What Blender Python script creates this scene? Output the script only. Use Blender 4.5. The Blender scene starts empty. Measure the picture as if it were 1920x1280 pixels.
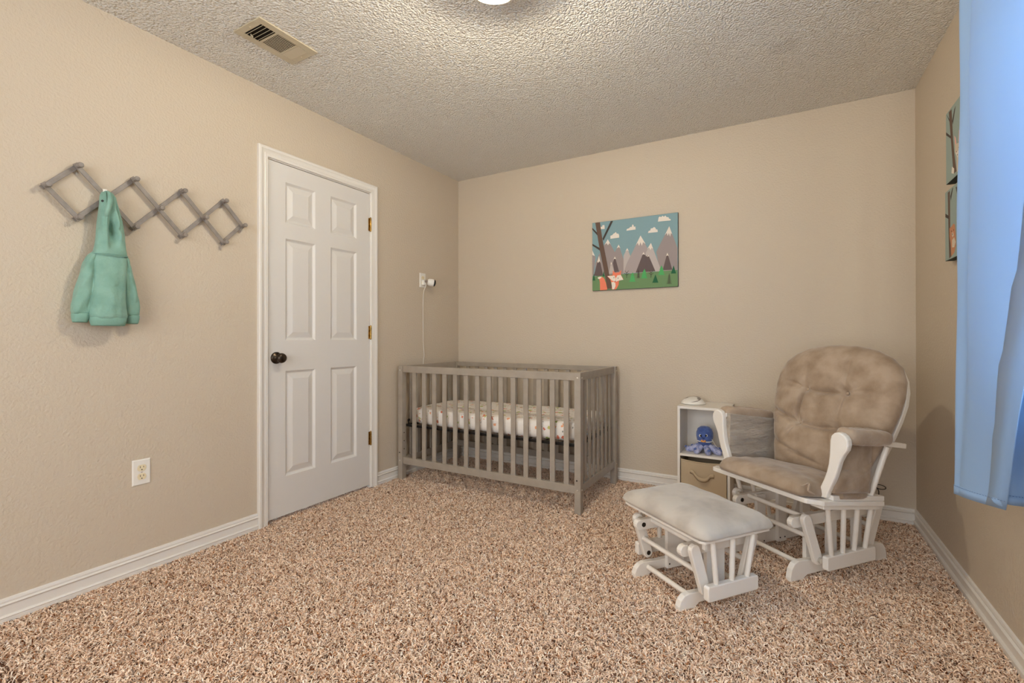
import bpy, bmesh, math, random
import numpy as np
from mathutils import Vector, Matrix
random.seed(7); rng = np.random.default_rng(11)
SC = bpy.context.scene
COL = SC.collection

# ------------------------------------------------------------------ camera
F_PX, YAW, PITCH, ROLL = 882.59, 0.51916, 0.00235, -0.00111
CX, CY, CZ, SY = 2.50363, -3.41614, 1.04979, -10.773
ROOM_W, ROOM_H, ROOM_D = 3.16065, 2.44, 4.90      # x 0..W, y -D..0, z 0..H
cam_data = bpy.data.cameras.new('camera'); cam = bpy.data.objects.new('camera', cam_data); COL.objects.link(cam)
fw = Vector((-math.sin(YAW)*math.cos(PITCH), math.cos(YAW)*math.cos(PITCH), math.sin(PITCH)))
rt = Vector((math.cos(YAW), math.sin(YAW), 0)); up = rt.cross(fw)
rt2 = rt*math.cos(ROLL)+up*math.sin(ROLL); up2 = -rt*math.sin(ROLL)+up*math.cos(ROLL)
M = Matrix((rt2, up2, -fw)).transposed().to_4x4(); M.translation = (CX, CY, CZ)
cam.matrix_world = M
cam_data.sensor_width = 36; cam_data.lens = F_PX*36/1920; cam_data.shift_y = SY/1920
cam_data.clip_start = 0.02
SC.camera = cam

# ------------------------------------------------------------------ light and exposure
SC.view_settings.view_transform = 'Standard'; SC.view_settings.look = 'None'
SC.view_settings.gamma = 1; SC.view_settings.use_curve_mapping = False
SC.view_settings.exposure = 0.24
SC.cycles.max_bounces = 10; SC.cycles.diffuse_bounces = 6; SC.cycles.transparent_max_bounces = 12
SC.cycles.use_denoising = True; SC.cycles.sample_clamp_indirect = 6
W_ = bpy.data.worlds.new('world'); SC.world = W_; W_.use_nodes = True
W_.node_tree.nodes['Background'].inputs[0].default_value = (0.60, 0.76, 1.0, 1)
W_.node_tree.nodes['Background'].inputs[1].default_value = 1.8
LAMP = (1.58, -1.935)
def light(name, kind, loc, energy, color, rot=(0,0,0), **kw):
    d = bpy.data.lights.new(name, kind); d.energy = energy; d.color = color
    for k, v in kw.items(): setattr(d, k, v)
    o = bpy.data.objects.new(name, d); o.location = loc; o.rotation_euler = rot; COL.objects.link(o); return o
# daylight just outside the side window (behind the blue curtain) plus added fill at an invented window behind the camera
light('daylight_side_window', 'AREA', (ROOM_W+0.16, -2.15, 1.45), 100, (1.0, 1.0, 0.86), (0, math.radians(90), 0), shape='RECTANGLE', size=1.3, size_y=1.15)
light('rear_fill_light', 'AREA', (1.90, -ROOM_D-0.16, 1.35), 68, (1.0, 0.965, 0.90), (math.radians(90), 0, 0), shape='RECTANGLE', size=2.2, size_y=1.7)
light('ceiling_bulb', 'POINT', (LAMP[0], LAMP[1], 2.350), 84, (1.0, 0.90, 0.70), shadow_soft_size=0.03)

# ------------------------------------------------------------------ helpers
def tag(o, label=None, cat=None, group=None, kind=None):
    if label: o['label'] = label
    if cat: o['category'] = cat
    if group: o['group'] = group
    if kind: o['kind'] = kind
    return o
def empty(name, label, cat, loc=(0,0,0), rz=0, group=None):
    o = bpy.data.objects.new(name, None); o.empty_display_size = 0.1
    o.location = loc; o.rotation_euler = (0,0,rz); COL.objects.link(o)
    return tag(o, label, cat, group)
def finish(name, bm, mats, parent=None, smooth=False, bevel=0, sub=0, angle=40, recalc=True):
    if recalc: bmesh.ops.recalc_face_normals(bm, faces=bm.faces[:])
    me = bpy.data.meshes.new(name); bm.to_mesh(me); bm.free()
    o = bpy.data.objects.new(name, me); COL.objects.link(o)
    for m in (mats if isinstance(mats, (list, tuple)) else [mats]): me.materials.append(m)
    if parent: o.parent = parent
    if smooth:
        for p in me.polygons: p.use_smooth = True
        if angle < 180: me.set_sharp_from_angle(angle=math.radians(angle))
    if bevel:
        md = o.modifiers.new('bevel', 'BEVEL'); md.width = bevel; md.segments = 2; md.limit_method = 'ANGLE'; md.angle_limit = math.radians(40)
    if sub:
        md = o.modifiers.new('sub', 'SUBSURF'); md.levels = sub; md.render_levels = sub
    return o
def dup(o, parent=None, loc=None, rz=None):
    c = o.copy(); COL.objects.link(c); c.parent = parent
    if loc is not None: c.location = loc
    if rz is not None: c.rotation_euler = (0,0,rz)
    for ch in o.children: dup(ch, c)
    return c
B = bmesh.new
def box(bm, a, b, mi=0):
    x0,y0,z0 = a; x1,y1,z1 = b
    v = [bm.verts.new(p) for p in ((x0,y0,z0),(x1,y0,z0),(x1,y1,z0),(x0,y1,z0),(x0,y0,z1),(x1,y0,z1),(x1,y1,z1),(x0,y1,z1))]
    for f in ((0,3,2,1),(4,5,6,7),(0,1,5,4),(1,2,6,5),(2,3,7,6),(3,0,4,7)):
        bm.faces.new([v[i] for i in f]).material_index = mi
def obox(bm, p0, p1, w, t, upv=(0,0,1), mi=0):
    """bar from p0 to p1 with width w (side) and thickness t (along upv)"""
    p0 = Vector(p0); p1 = Vector(p1); d = (p1-p0).normalized(); u = Vector(upv); s = d.cross(u).normalized(); u = s.cross(d).normalized()
    v = []
    for p in (p0, p1):
        for a, b in ((-1,-1),(1,-1),(1,1),(-1,1)): v.append(bm.verts.new(p+s*a*w/2+u*b*t/2))
    for f in ((0,1,2,3),(7,6,5,4),(0,4,5,1),(1,5,6,2),(2,6,7,3),(3,7,4,0)): bm.faces.new([v[i] for i in f]).material_index = mi
def cyl(bm, p0, p1, r, r1=None, n=20, mi=0):
    r1 = r if r1 is None else r1
    p0 = Vector(p0); p1 = Vector(p1); d = (p1-p0).normalized()
    a = d.orthogonal().normalized(); b = d.cross(a)
    R0 = [bm.verts.new(p0+(a*math.cos(t)+b*math.sin(t))*r) for t in (2*math.pi*i/n for i in range(n))]
    R1 = [bm.verts.new(p1+(a*math.cos(t)+b*math.sin(t))*r1) for t in (2*math.pi*i/n for i in range(n))]
    for i in range(n): bm.faces.new((R0[i], R0[(i+1)%n], R1[(i+1)%n], R1[i])).material_index = mi
    bm.faces.new(R0[::-1]).material_index = mi; bm.faces.new(R1).material_index = mi
def lathe(bm, c, axis, prof, n=24, mi=0):
    """prof: list of (radius, distance along axis)"""
    c = Vector(c); d = Vector(axis).normalized(); a = d.orthogonal().normalized(); b = d.cross(a)
    rings = []
    for r, h in prof:
        if r < 1e-5: rings.append([bm.verts.new(c+d*h)])
        else: rings.append([bm.verts.new(c+d*h+(a*math.cos(t)+b*math.sin(t))*r) for t in (2*math.pi*i/n for i in range(n))])
    for A, C in zip(rings, rings[1:]):
        for i in range(n):
            j = (i+1) % n
            if len(A) == 1 and len(C) == 1: continue
            if len(A) == 1: f = bm.faces.new((A[0], C[i], C[j]))
            elif len(C) == 1: f = bm.faces.new((A[i], A[j], C[0]))
            else: f = bm.faces.new((A[i], A[j], C[j], C[i]))
            f.material_index = mi
    for R in (rings[0], rings[-1]):
        if len(R) > 1: bm.faces.new(R).material_index = mi
def loft(bm, rings, mi=0, cap=True):
    R = [[bm.verts.new(p) for p in r] for r in rings]; n = len(R[0])
    for A, C in zip(R, R[1:]):
        for i in range(n): bm.faces.new((A[i], A[(i+1)%n], C[(i+1)%n], C[i])).material_index = mi
    if cap: bm.faces.new(R[0]).material_index = mi; bm.faces.new(R[-1]).material_index = mi
def tube(bm, pts, rad, n=10, mi=0):
    P = [Vector(p) for p in pts]; rr = rad if isinstance(rad, (list, tuple)) else [rad]*len(P)
    prev = None; rings = []
    for i, p in enumerate(P):
        d = (P[min(i+1, len(P)-1)]-P[max(i-1, 0)]).normalized()
        a = d.orthogonal().normalized() if prev is None else (prev-d*prev.dot(d)).normalized()
        prev = a; b = d.cross(a)
        rings.append([p+(a*math.cos(t)+b*math.sin(t))*rr[i] for t in (2*math.pi*k/n for k in range(n))])
    loft(bm, rings, mi)
def bez(pts, n=24):
    """Catmull-Rom through pts"""
    P = [Vector(p) for p in pts]; P = [P[0]*2-P[1]]+P+[P[-1]*2-P[-2]]; out = []
    seg = len(P)-3
    for k in range(n+1):
        t = k/n*seg; i = min(int(t), seg-1); t -= i
        a, b, c, d = P[i:i+4]
        out.append(0.5*((2*b)+(c-a)*t+(2*a-5*b+4*c-d)*t*t+(3*b-a-3*c+d)*t**3))
    return out
def prism(bm, poly, axis, a, b, mi=0):
    """extrude a 2D polygon along axis ('x','y','z') between a and b"""
    def P(q, h):
        return {'x': (h, q[0], q[1]), 'y': (q[0], h, q[1]), 'z': (q[0], q[1], h)}[axis]
    A = [bm.verts.new(P(q, a)) for q in poly]; C = [bm.verts.new(P(q, b)) for q in poly]; n = len(poly)
    for i in range(n): bm.faces.new((A[i], A[(i+1)%n], C[(i+1)%n], C[i])).material_index = mi
    bm.faces.new(A[::-1]).material_index = mi; bm.faces.new(C).material_index = mi

# ------------------------------------------------------------------ materials
def lin(c): return tuple((x/12.92 if x <= 0.04045 else ((x+0.055)/1.055)**2.4) for x in (v/255 for v in c))
def mat(name, rgb, rough=0.5, metal=0.0, bump=None, sheen=0, spec=None, var=None, coat=0, stretch=None, linear=False):
    m = bpy.data.materials.new(name); m.use_nodes = True; nt = m.node_tree; p = nt.nodes['Principled BSDF']
    c = rgb if linear else lin(rgb)
    p.inputs['Base Color'].default_value = (*c, 1); p.inputs['Roughness'].default_value = rough; p.inputs['Metallic'].default_value = metal
    if sheen: p.inputs['Sheen Weight'].default_value = sheen; p.inputs['Sheen Roughness'].default_value = 0.4
    if spec is not None: p.inputs['Specular IOR Level'].default_value = spec
    if coat: p.inputs['Coat Weight'].default_value = coat
    tc = nt.nodes.new('ShaderNodeTexCoord'); mp = nt.nodes.new('ShaderNodeMapping'); nt.links.new(tc.outputs['Object'], mp.inputs[0])
    if stretch: mp.inputs['Scale'].default_value = stretch
    if bump:   # list of (scale, strength, distance, detail)
        prev = None
        for sc, st, dist, det in bump:
            n = nt.nodes.new('ShaderNodeTexNoise'); n.inputs['Scale'].default_value = sc; n.inputs['Detail'].default_value = det
            nt.links.new(mp.outputs[0], n.inputs['Vector'])
            b = nt.nodes.new('ShaderNodeBump'); b.inputs['Strength'].default_value = st; b.inputs['Distance'].default_value = dist
            nt.links.new(n.outputs[0], b.inputs['Height'])
            if prev: nt.links.new(prev.outputs[0], b.inputs['Normal'])
            prev = b
        nt.links.new(prev.outputs[0], p.inputs['Normal'])
    if var:    # (scale, other rgb, lo, hi, detail)
        sc, rgb2, lo, hi, det = var
        n = nt.nodes.new('ShaderNodeTexNoise'); n.inputs['Scale'].default_value = sc; n.inputs['Detail'].default_value = det
        nt.links.new(mp.outputs[0], n.inputs['Vector'])
        r = nt.nodes.new('ShaderNodeValToRGB'); r.color_ramp.elements[0].position = lo; r.color_ramp.elements[1].position = hi
        r.color_ramp.elements[0].color = (*c, 1); r.color_ramp.elements[1].color = (*(rgb2 if linear else lin(rgb2)), 1)
        nt.links.new(n.outputs[0], r.inputs[0]); nt.links.new(r.outputs[0], p.inputs['Base Color'])
    return m
M_WALL = mat('wall_paint', (197, 183, 164), 0.55, bump=[(95, 0.6, 0.005, 3), (8, 0.1, 0.004, 2)], spec=0.35)
M_TRIM = mat('white_trim_paint', (222, 217, 210), 0.35, bump=[(30, 0.05, 0.002, 2)])
M_DOOR = mat('door_paint', (214, 210, 205), 0.4, bump=[(60, 0.06, 0.001, 3)], stretch=(1, 1, 0.3))
M_WHITE = mat('white_furniture_paint', (228, 222, 214), 0.32)
M_BOLT = mat('dark_bolt_metal', (60, 55, 50), 0.4, 0.8)
M_STEEL = mat('bright_steel', (210, 205, 195), 0.3, 0.9)
M_BRASS = mat('aged_brass', (176, 140, 74), 0.3, 1.0, var=(60, (90, 70, 40), 0.4, 0.75, 3))
M_BRONZE = mat('dark_bronze', (78, 68, 58), 0.3, 0.9, var=(40, (40, 34, 30), 0.4, 0.7, 3))
M_GREYWOOD = mat('grey_painted_wood', (160, 149, 136), 0.42, var=(14, (150, 140, 128), 0.35, 0.7, 4), bump=[(120, 0.08, 0.001, 3)])
M_RACK = mat('grey_rack_paint', (142, 134, 128), 0.5, var=(30, (122, 113, 106), 0.3, 0.7, 3))
M_BLACK = mat('black_metal', (24, 21, 20), 0.4, 0.3)
M_BLKPLAST = mat('black_plastic', (14, 13, 14), 0.15)
M_WPLAST = mat('white_plastic', (226, 222, 215), 0.35)
M_IVORY = mat('ivory_plastic', (226, 212, 178), 0.35)
M_SLOT = mat('dark_slot', (40, 26, 14), 0.7)
M_VENT = mat('beige_vent_enamel', (196, 184, 158), 0.45)
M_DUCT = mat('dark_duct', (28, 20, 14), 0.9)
M_TAUPE = mat('taupe_suede', (168, 148, 128), 0.85, sheen=0.35, var=(12, (142, 121, 100), 0.38, 0.66, 6), bump=[(260, 0.35, 0.0015, 3), (24, 0.45, 0.010, 4)])
M_TAUPE_W = mat('taupe_suede_wrinkled', (176, 157, 138), 0.85, sheen=0.35, var=(7, (158, 136, 115), 0.35, 0.7, 4), stretch=(0.30, 1, 1.5), bump=[(230, 0.1, 0.001, 3), (30, 0.5, 0.010, 3)])
M_GREYSUEDE = mat('grey_suede', (190, 182, 172), 0.85, sheen=0.4, var=(7, (164, 154, 144), 0.45, 0.68, 4), bump=[(240, 0.1, 0.001, 3), (14, 0.2, 0.006, 2)])
M_GREYSUEDE_A = mat('dark_grey_suede', (184, 172, 158), 0.85, sheen=0.5, var=(10, (152, 141, 129), 0.35, 0.65, 5), stretch=(1, 0.35, 1.4), bump=[(240, 0.2, 0.001, 3), (38, 0.9, 0.012, 3)])
M_BIN = mat('tan_bin_fabric', (186, 166, 138), 0.9, bump=[(300, 0.2, 0.001, 2), (9, 0.3, 0.008, 2)])
M_CUBBY = mat('white_laminate', (226, 220, 212), 0.4)
M_TEAL = mat('mint_sweatshirt_fleece', (130, 168, 153), 0.92, sheen=0.25, var=(16, (114, 154, 139), 0.4, 0.7, 4), bump=[(320, 0.35, 0.001, 2), (30, 0.7, 0.008, 4)])
M_TEAL_RIB = mat('mint_ribbed_cuff', (124, 164, 149), 0.92, stretch=(3, 3, 0.15), bump=[(160, 0.6, 0.0012, 1)])
M_STITCH = mat('blue_stitching', (92, 118, 160), 0.8)
M_OCTO = mat('blue_plush', (78, 102, 166), 0.95, sheen=0.5, bump=[(260, 0.6, 0.003, 3)], var=(40, (50, 70, 130), 0.4, 0.7, 3))
M_OCTO2 = mat('light_blue_plush', (172, 176, 208), 0.95, sheen=0.5, bump=[(200, 0.7, 0.003, 3)], var=(50, (118, 130, 184), 0.45, 0.6, 3))
M_YELLOW = mat('orange_bow_fabric', (214, 150, 84), 0.8)
M_GREYPL = mat('grey_plastic', (150, 140, 132), 0.4, var=(300, (120, 110, 104), 0.4, 0.6, 1))
M_CANVAS_EDGE = mat('dark_canvas_edge', (52, 60, 58), 0.8)
ART = {k: mat('print_'+k, v, 0.75) for k, v in dict(sky=(126, 156, 162), sky2=(146, 162, 156), mid=(150, 138, 136), mid2=(164, 152, 150), light=(182, 172, 168), dark=(96, 82, 82),
      white=(226, 216, 204), grass=(104, 136, 92), dgreen=(20, 92, 58), lgreen=(76, 164, 94), bark=(62, 54, 48), trunk=(98, 76, 64), fox=(232, 126, 96), black=(30, 26, 28),
      pink=(226, 176, 164), fur=(206, 192, 172), bear=(190, 132, 96)).items()}

def ceiling_material():
    m = mat('popcorn_ceiling', (236, 232, 224), 0.9, spec=0.1)
    nt = m.node_tree; p = nt.nodes['Principled BSDF']; tc = nt.nodes.new('ShaderNodeTexCoord')
    v = nt.nodes.new('ShaderNodeTexVoronoi'); v.inputs['Scale'].default_value = 120; v.feature = 'SMOOTH_F1'
    n = nt.nodes.new('ShaderNodeTexNoise'); n.inputs['Scale'].default_value = 90; n.inputs['Detail'].default_value = 4
    mx = nt.nodes.new('ShaderNodeMath'); mx.operation = 'SUBTRACT'
    nt.links.new(tc.outputs['Object'], v.inputs['Vector']); nt.links.new(tc.outputs['Object'], n.inputs['Vector'])
    nt.links.new(n.outputs[0], mx.inputs[0]); nt.links.new(v.outputs['Distance'], mx.inputs[1])
    b = nt.nodes.new('ShaderNodeBump'); b.inputs['Strength'].default_value = 1.0; b.inputs['Distance'].default_value = 0.012
    nt.links.new(mx.outputs[0], b.inputs['Height']); nt.links.new(b.outputs[0], p.inputs['Normal'])
    # one round old stain on the ceiling
    g = nt.nodes.new('ShaderNodeVectorMath'); g.operation = 'DISTANCE'; g.inputs[1].default_value = (2.519, -0.807, ROOM_H)
    r = nt.nodes.new('ShaderNodeMapRange'); r.inputs[1].default_value = 0.045; r.inputs[2].default_value = 0.075; r.inputs[3].default_value = 0.14; r.inputs[4].default_value = 0
    nt.links.new(tc.outputs['Object'], g.inputs[0]); nt.links.new(g.outputs['Value'], r.inputs[0])
    mc = nt.nodes.new('ShaderNodeMix'); mc.data_type = 'RGBA'; mc.inputs[6].default_value = p.inputs['Base Color'].default_value; mc.inputs[7].default_value = (*lin((120, 104, 92)), 1)
    nt.links.new(r.outputs[0], mc.inputs[0]); nt.links.new(mc.outputs[2], p.inputs['Base Color'])
    return m
M_CEIL = ceiling_material()

def sheet_material():
    m = mat('printed_crib_sheet', (232, 226, 220), 0.85, bump=[(18, 0.35, 0.006, 3)], stretch=(1, 1, 1))
    nt = m.node_tree; p = nt.nodes['Principled BSDF']; tc = nt.nodes.new('ShaderNodeTexCoord')
    cur = None
    for i, (sc, th, cols) in enumerate(((23, 0.27, [(212, 124, 92), (224, 160, 120), (204, 110, 84)]), (19, 0.25, [(170, 178, 84), (150, 168, 80), (186, 186, 110)]), (36, 0.20, [(150, 144, 140), (206, 150, 110), (120, 126, 120)]))):
        mp = nt.nodes.new('ShaderNodeMapping'); mp.inputs['Location'].default_value = (i*3.7, i*1.3, i*2.1); nt.links.new(tc.outputs['Object'], mp.inputs[0])
        no = nt.nodes.new('ShaderNodeTexNoise'); no.inputs['Scale'].default_value = 60; nt.links.new(mp.outputs[0], no.inputs['Vector'])
        ad = nt.nodes.new('ShaderNodeVectorMath'); ad.operation = 'MULTIPLY_ADD'; nt.links.new(no.outputs['Color'], ad.inputs[0]); ad.inputs[1].default_value = (0.026,)*3; nt.links.new(mp.outputs[0], ad.inputs[2])
        v = nt.nodes.new('ShaderNodeTexVoronoi'); v.inputs['Scale'].default_value = sc; nt.links.new(ad.outputs[0], v.inputs['Vector'])
        lt = nt.nodes.new('ShaderNodeMath'); lt.operation = 'LESS_THAN'; lt.inputs[1].default_value = th; nt.links.new(v.outputs['Distance'], lt.inputs[0])
        sp = nt.nodes.new('ShaderNodeSeparateColor'); nt.links.new(v.outputs['Color'], sp.inputs[0])
        g2 = nt.nodes.new('ShaderNodeMath'); g2.operation = 'GREATER_THAN'; g2.inputs[1].default_value = 0.38; nt.links.new(sp.outputs[1], g2.inputs[0])
        mu = nt.nodes.new('ShaderNodeMath'); mu.operation = 'MULTIPLY'; nt.links.new(lt.outputs[0], mu.inputs[0]); nt.links.new(g2.outputs[0], mu.inputs[1])
        r = nt.nodes.new('ShaderNodeValToRGB'); r.color_ramp.interpolation = 'CONSTANT'
        r.color_ramp.elements[0].color = (*lin(cols[0]), 1); r.color_ramp.elements[1].color = (*lin(cols[1]), 1); r.color_ramp.elements[1].position = 0.4
        e = r.color_ramp.elements.new(0.7); e.color = (*lin(cols[2]), 1)
        nt.links.new(sp.outputs[0], r.inputs[0])
        mc = nt.nodes.new('ShaderNodeMix'); mc.data_type = 'RGBA'; nt.links.new(mu.outputs[0], mc.inputs[0]); nt.links.new(r.outputs[0], mc.inputs[7])
        if cur is None: mc.inputs[6].default_value = (*lin((232, 226, 220)), 1)
        else: nt.links.new(cur, mc.inputs[6])
        cur = mc.outputs[2]
    nt.links.new(cur, p.inputs['Base Color'])
    return m
M_SHEET = sheet_material()

def glass_material():
    m = bpy.data.materials.new('window_glass'); m.use_nodes = True; nt = m.node_tree; nt.nodes.clear()
    o = nt.nodes.new('ShaderNodeOutputMaterial'); mx = nt.nodes.new('ShaderNodeMixShader'); t = nt.nodes.new('ShaderNodeBsdfTransparent'); g = nt.nodes.new('ShaderNodeBsdfGlossy')
    g.inputs['Roughness'].default_value = 0.02; mx.inputs[0].default_value = 0.07
    nt.links.new(t.outputs[0], mx.inputs[1]); nt.links.new(g.outputs[0], mx.inputs[2]); nt.links.new(mx.outputs[0], o.inputs[0]); return m
M_GLASS = glass_material()
def dome_material():
    m = bpy.data.materials.new('lit_ribbed_glass'); m.use_nodes = True; nt = m.node_tree; nt.nodes.clear()
    o = nt.nodes.new('ShaderNodeOutputMaterial'); mx = nt.nodes.new('ShaderNodeMixShader'); t = nt.nodes.new('ShaderNodeBsdfTransparent'); p = nt.nodes.new('ShaderNodeBsdfPrincipled')
    p.inputs['Base Color'].default_value = (0.9, 0.82, 0.62, 1); p.inputs['Roughness'].default_value = 0.25
    p.inputs['Emission Color'].default_value = (1.0, 0.86, 0.62, 1); p.inputs['Emission Strength'].default_value = 0.35
    tc = nt.nodes.new('ShaderNodeTexCoord'); w = nt.nodes.new('ShaderNodeTexNoise'); w.inputs['Scale'].default_value = 30; b = nt.nodes.new('ShaderNodeBump'); b.inputs['Strength'].default_value = 0.7; b.inputs['Distance'].default_value = 0.01
    nt.links.new(tc.outputs['Object'], w.inputs['Vector']); nt.links.new(w.outputs[0], b.inputs['Height']); nt.links.new(b.outputs[0], p.inputs['Normal'])
    mx.inputs[0].default_value = 0.54
    nt.links.new(t.outputs[0], mx.inputs[1]); nt.links.new(p.outputs[0], mx.inputs[2]); nt.links.new(mx.outputs[0], o.inputs[0]); return m
M_DOME = dome_material()
def bulb_material():
    m = bpy.data.materials.new('lit_bulb'); m.use_nodes = True; p = m.node_tree.nodes['Principled BSDF']
    p.inputs['Emission Color'].default_value = (1, 0.93, 0.8, 1); p.inputs['Emission Strength'].default_value = 14; return m
M_BULB = bulb_material()
def curtain_material():
    m = bpy.data.materials.new('blue_satin_curtain'); m.use_nodes = True; nt = m.node_tree; p = nt.nodes['Principled BSDF']; o = nt.nodes['Material Output']
    c = lin((174, 206, 243)); p.inputs['Base Color'].default_value = (*c, 1); p.inputs['Roughness'].default_value = 0.42; p.inputs['Sheen Weight'].default_value = 0.3
    t = nt.nodes.new('ShaderNodeBsdfTranslucent'); t.inputs[0].default_value = (*lin((192, 212, 228)), 1); mx = nt.nodes.new('ShaderNodeMixShader'); mx.inputs[0].default_value = 0.48
    tc = nt.nodes.new('ShaderNodeTexCoord'); mp = nt.nodes.new('ShaderNodeMapping'); mp.inputs['Scale'].default_value = (1, 1, 0.35); w = nt.nodes.new('ShaderNodeTexNoise'); w.inputs['Scale'].default_value = 9; b = nt.nodes.new('ShaderNodeBump'); b.inputs['Strength'].default_value = 0.35; b.inputs['Distance'].default_value = 0.02
    nt.links.new(tc.outputs['Object'], mp.inputs[0]); nt.links.new(mp.outputs[0], w.inputs['Vector']); nt.links.new(w.outputs[0], b.inputs['Height']); nt.links.new(b.outputs[0], p.inputs['Normal'])
    nt.links.new(p.outputs[0], mx.inputs[1]); nt.links.new(t.outputs[0], mx.inputs[2]); nt.links.new(mx.outputs[0], o.inputs[0]); return m
M_CURTAIN = curtain_material()
def carpet_material():
    m = bpy.data.materials.new('frieze_carpet_yarn'); m.use_nodes = True; nt = m.node_tree; p = nt.nodes['Principled BSDF']; p.inputs['Roughness'].default_value = 0.95; p.inputs['Specular IOR Level'].default_value = 0.1
    a = nt.nodes.new('ShaderNodeAttribute'); a.attribute_name = 'yarn'; nt.links.new(a.outputs['Color'], p.inputs['Base Color']); return m
M_YARN = carpet_material()
M_BACKING = mat('carpet_backing', (120, 84, 62), 0.95, var=(220, (70, 44, 30), 0.4, 0.6, 2), bump=[(200, 0.8, 0.006, 2)])
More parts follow.
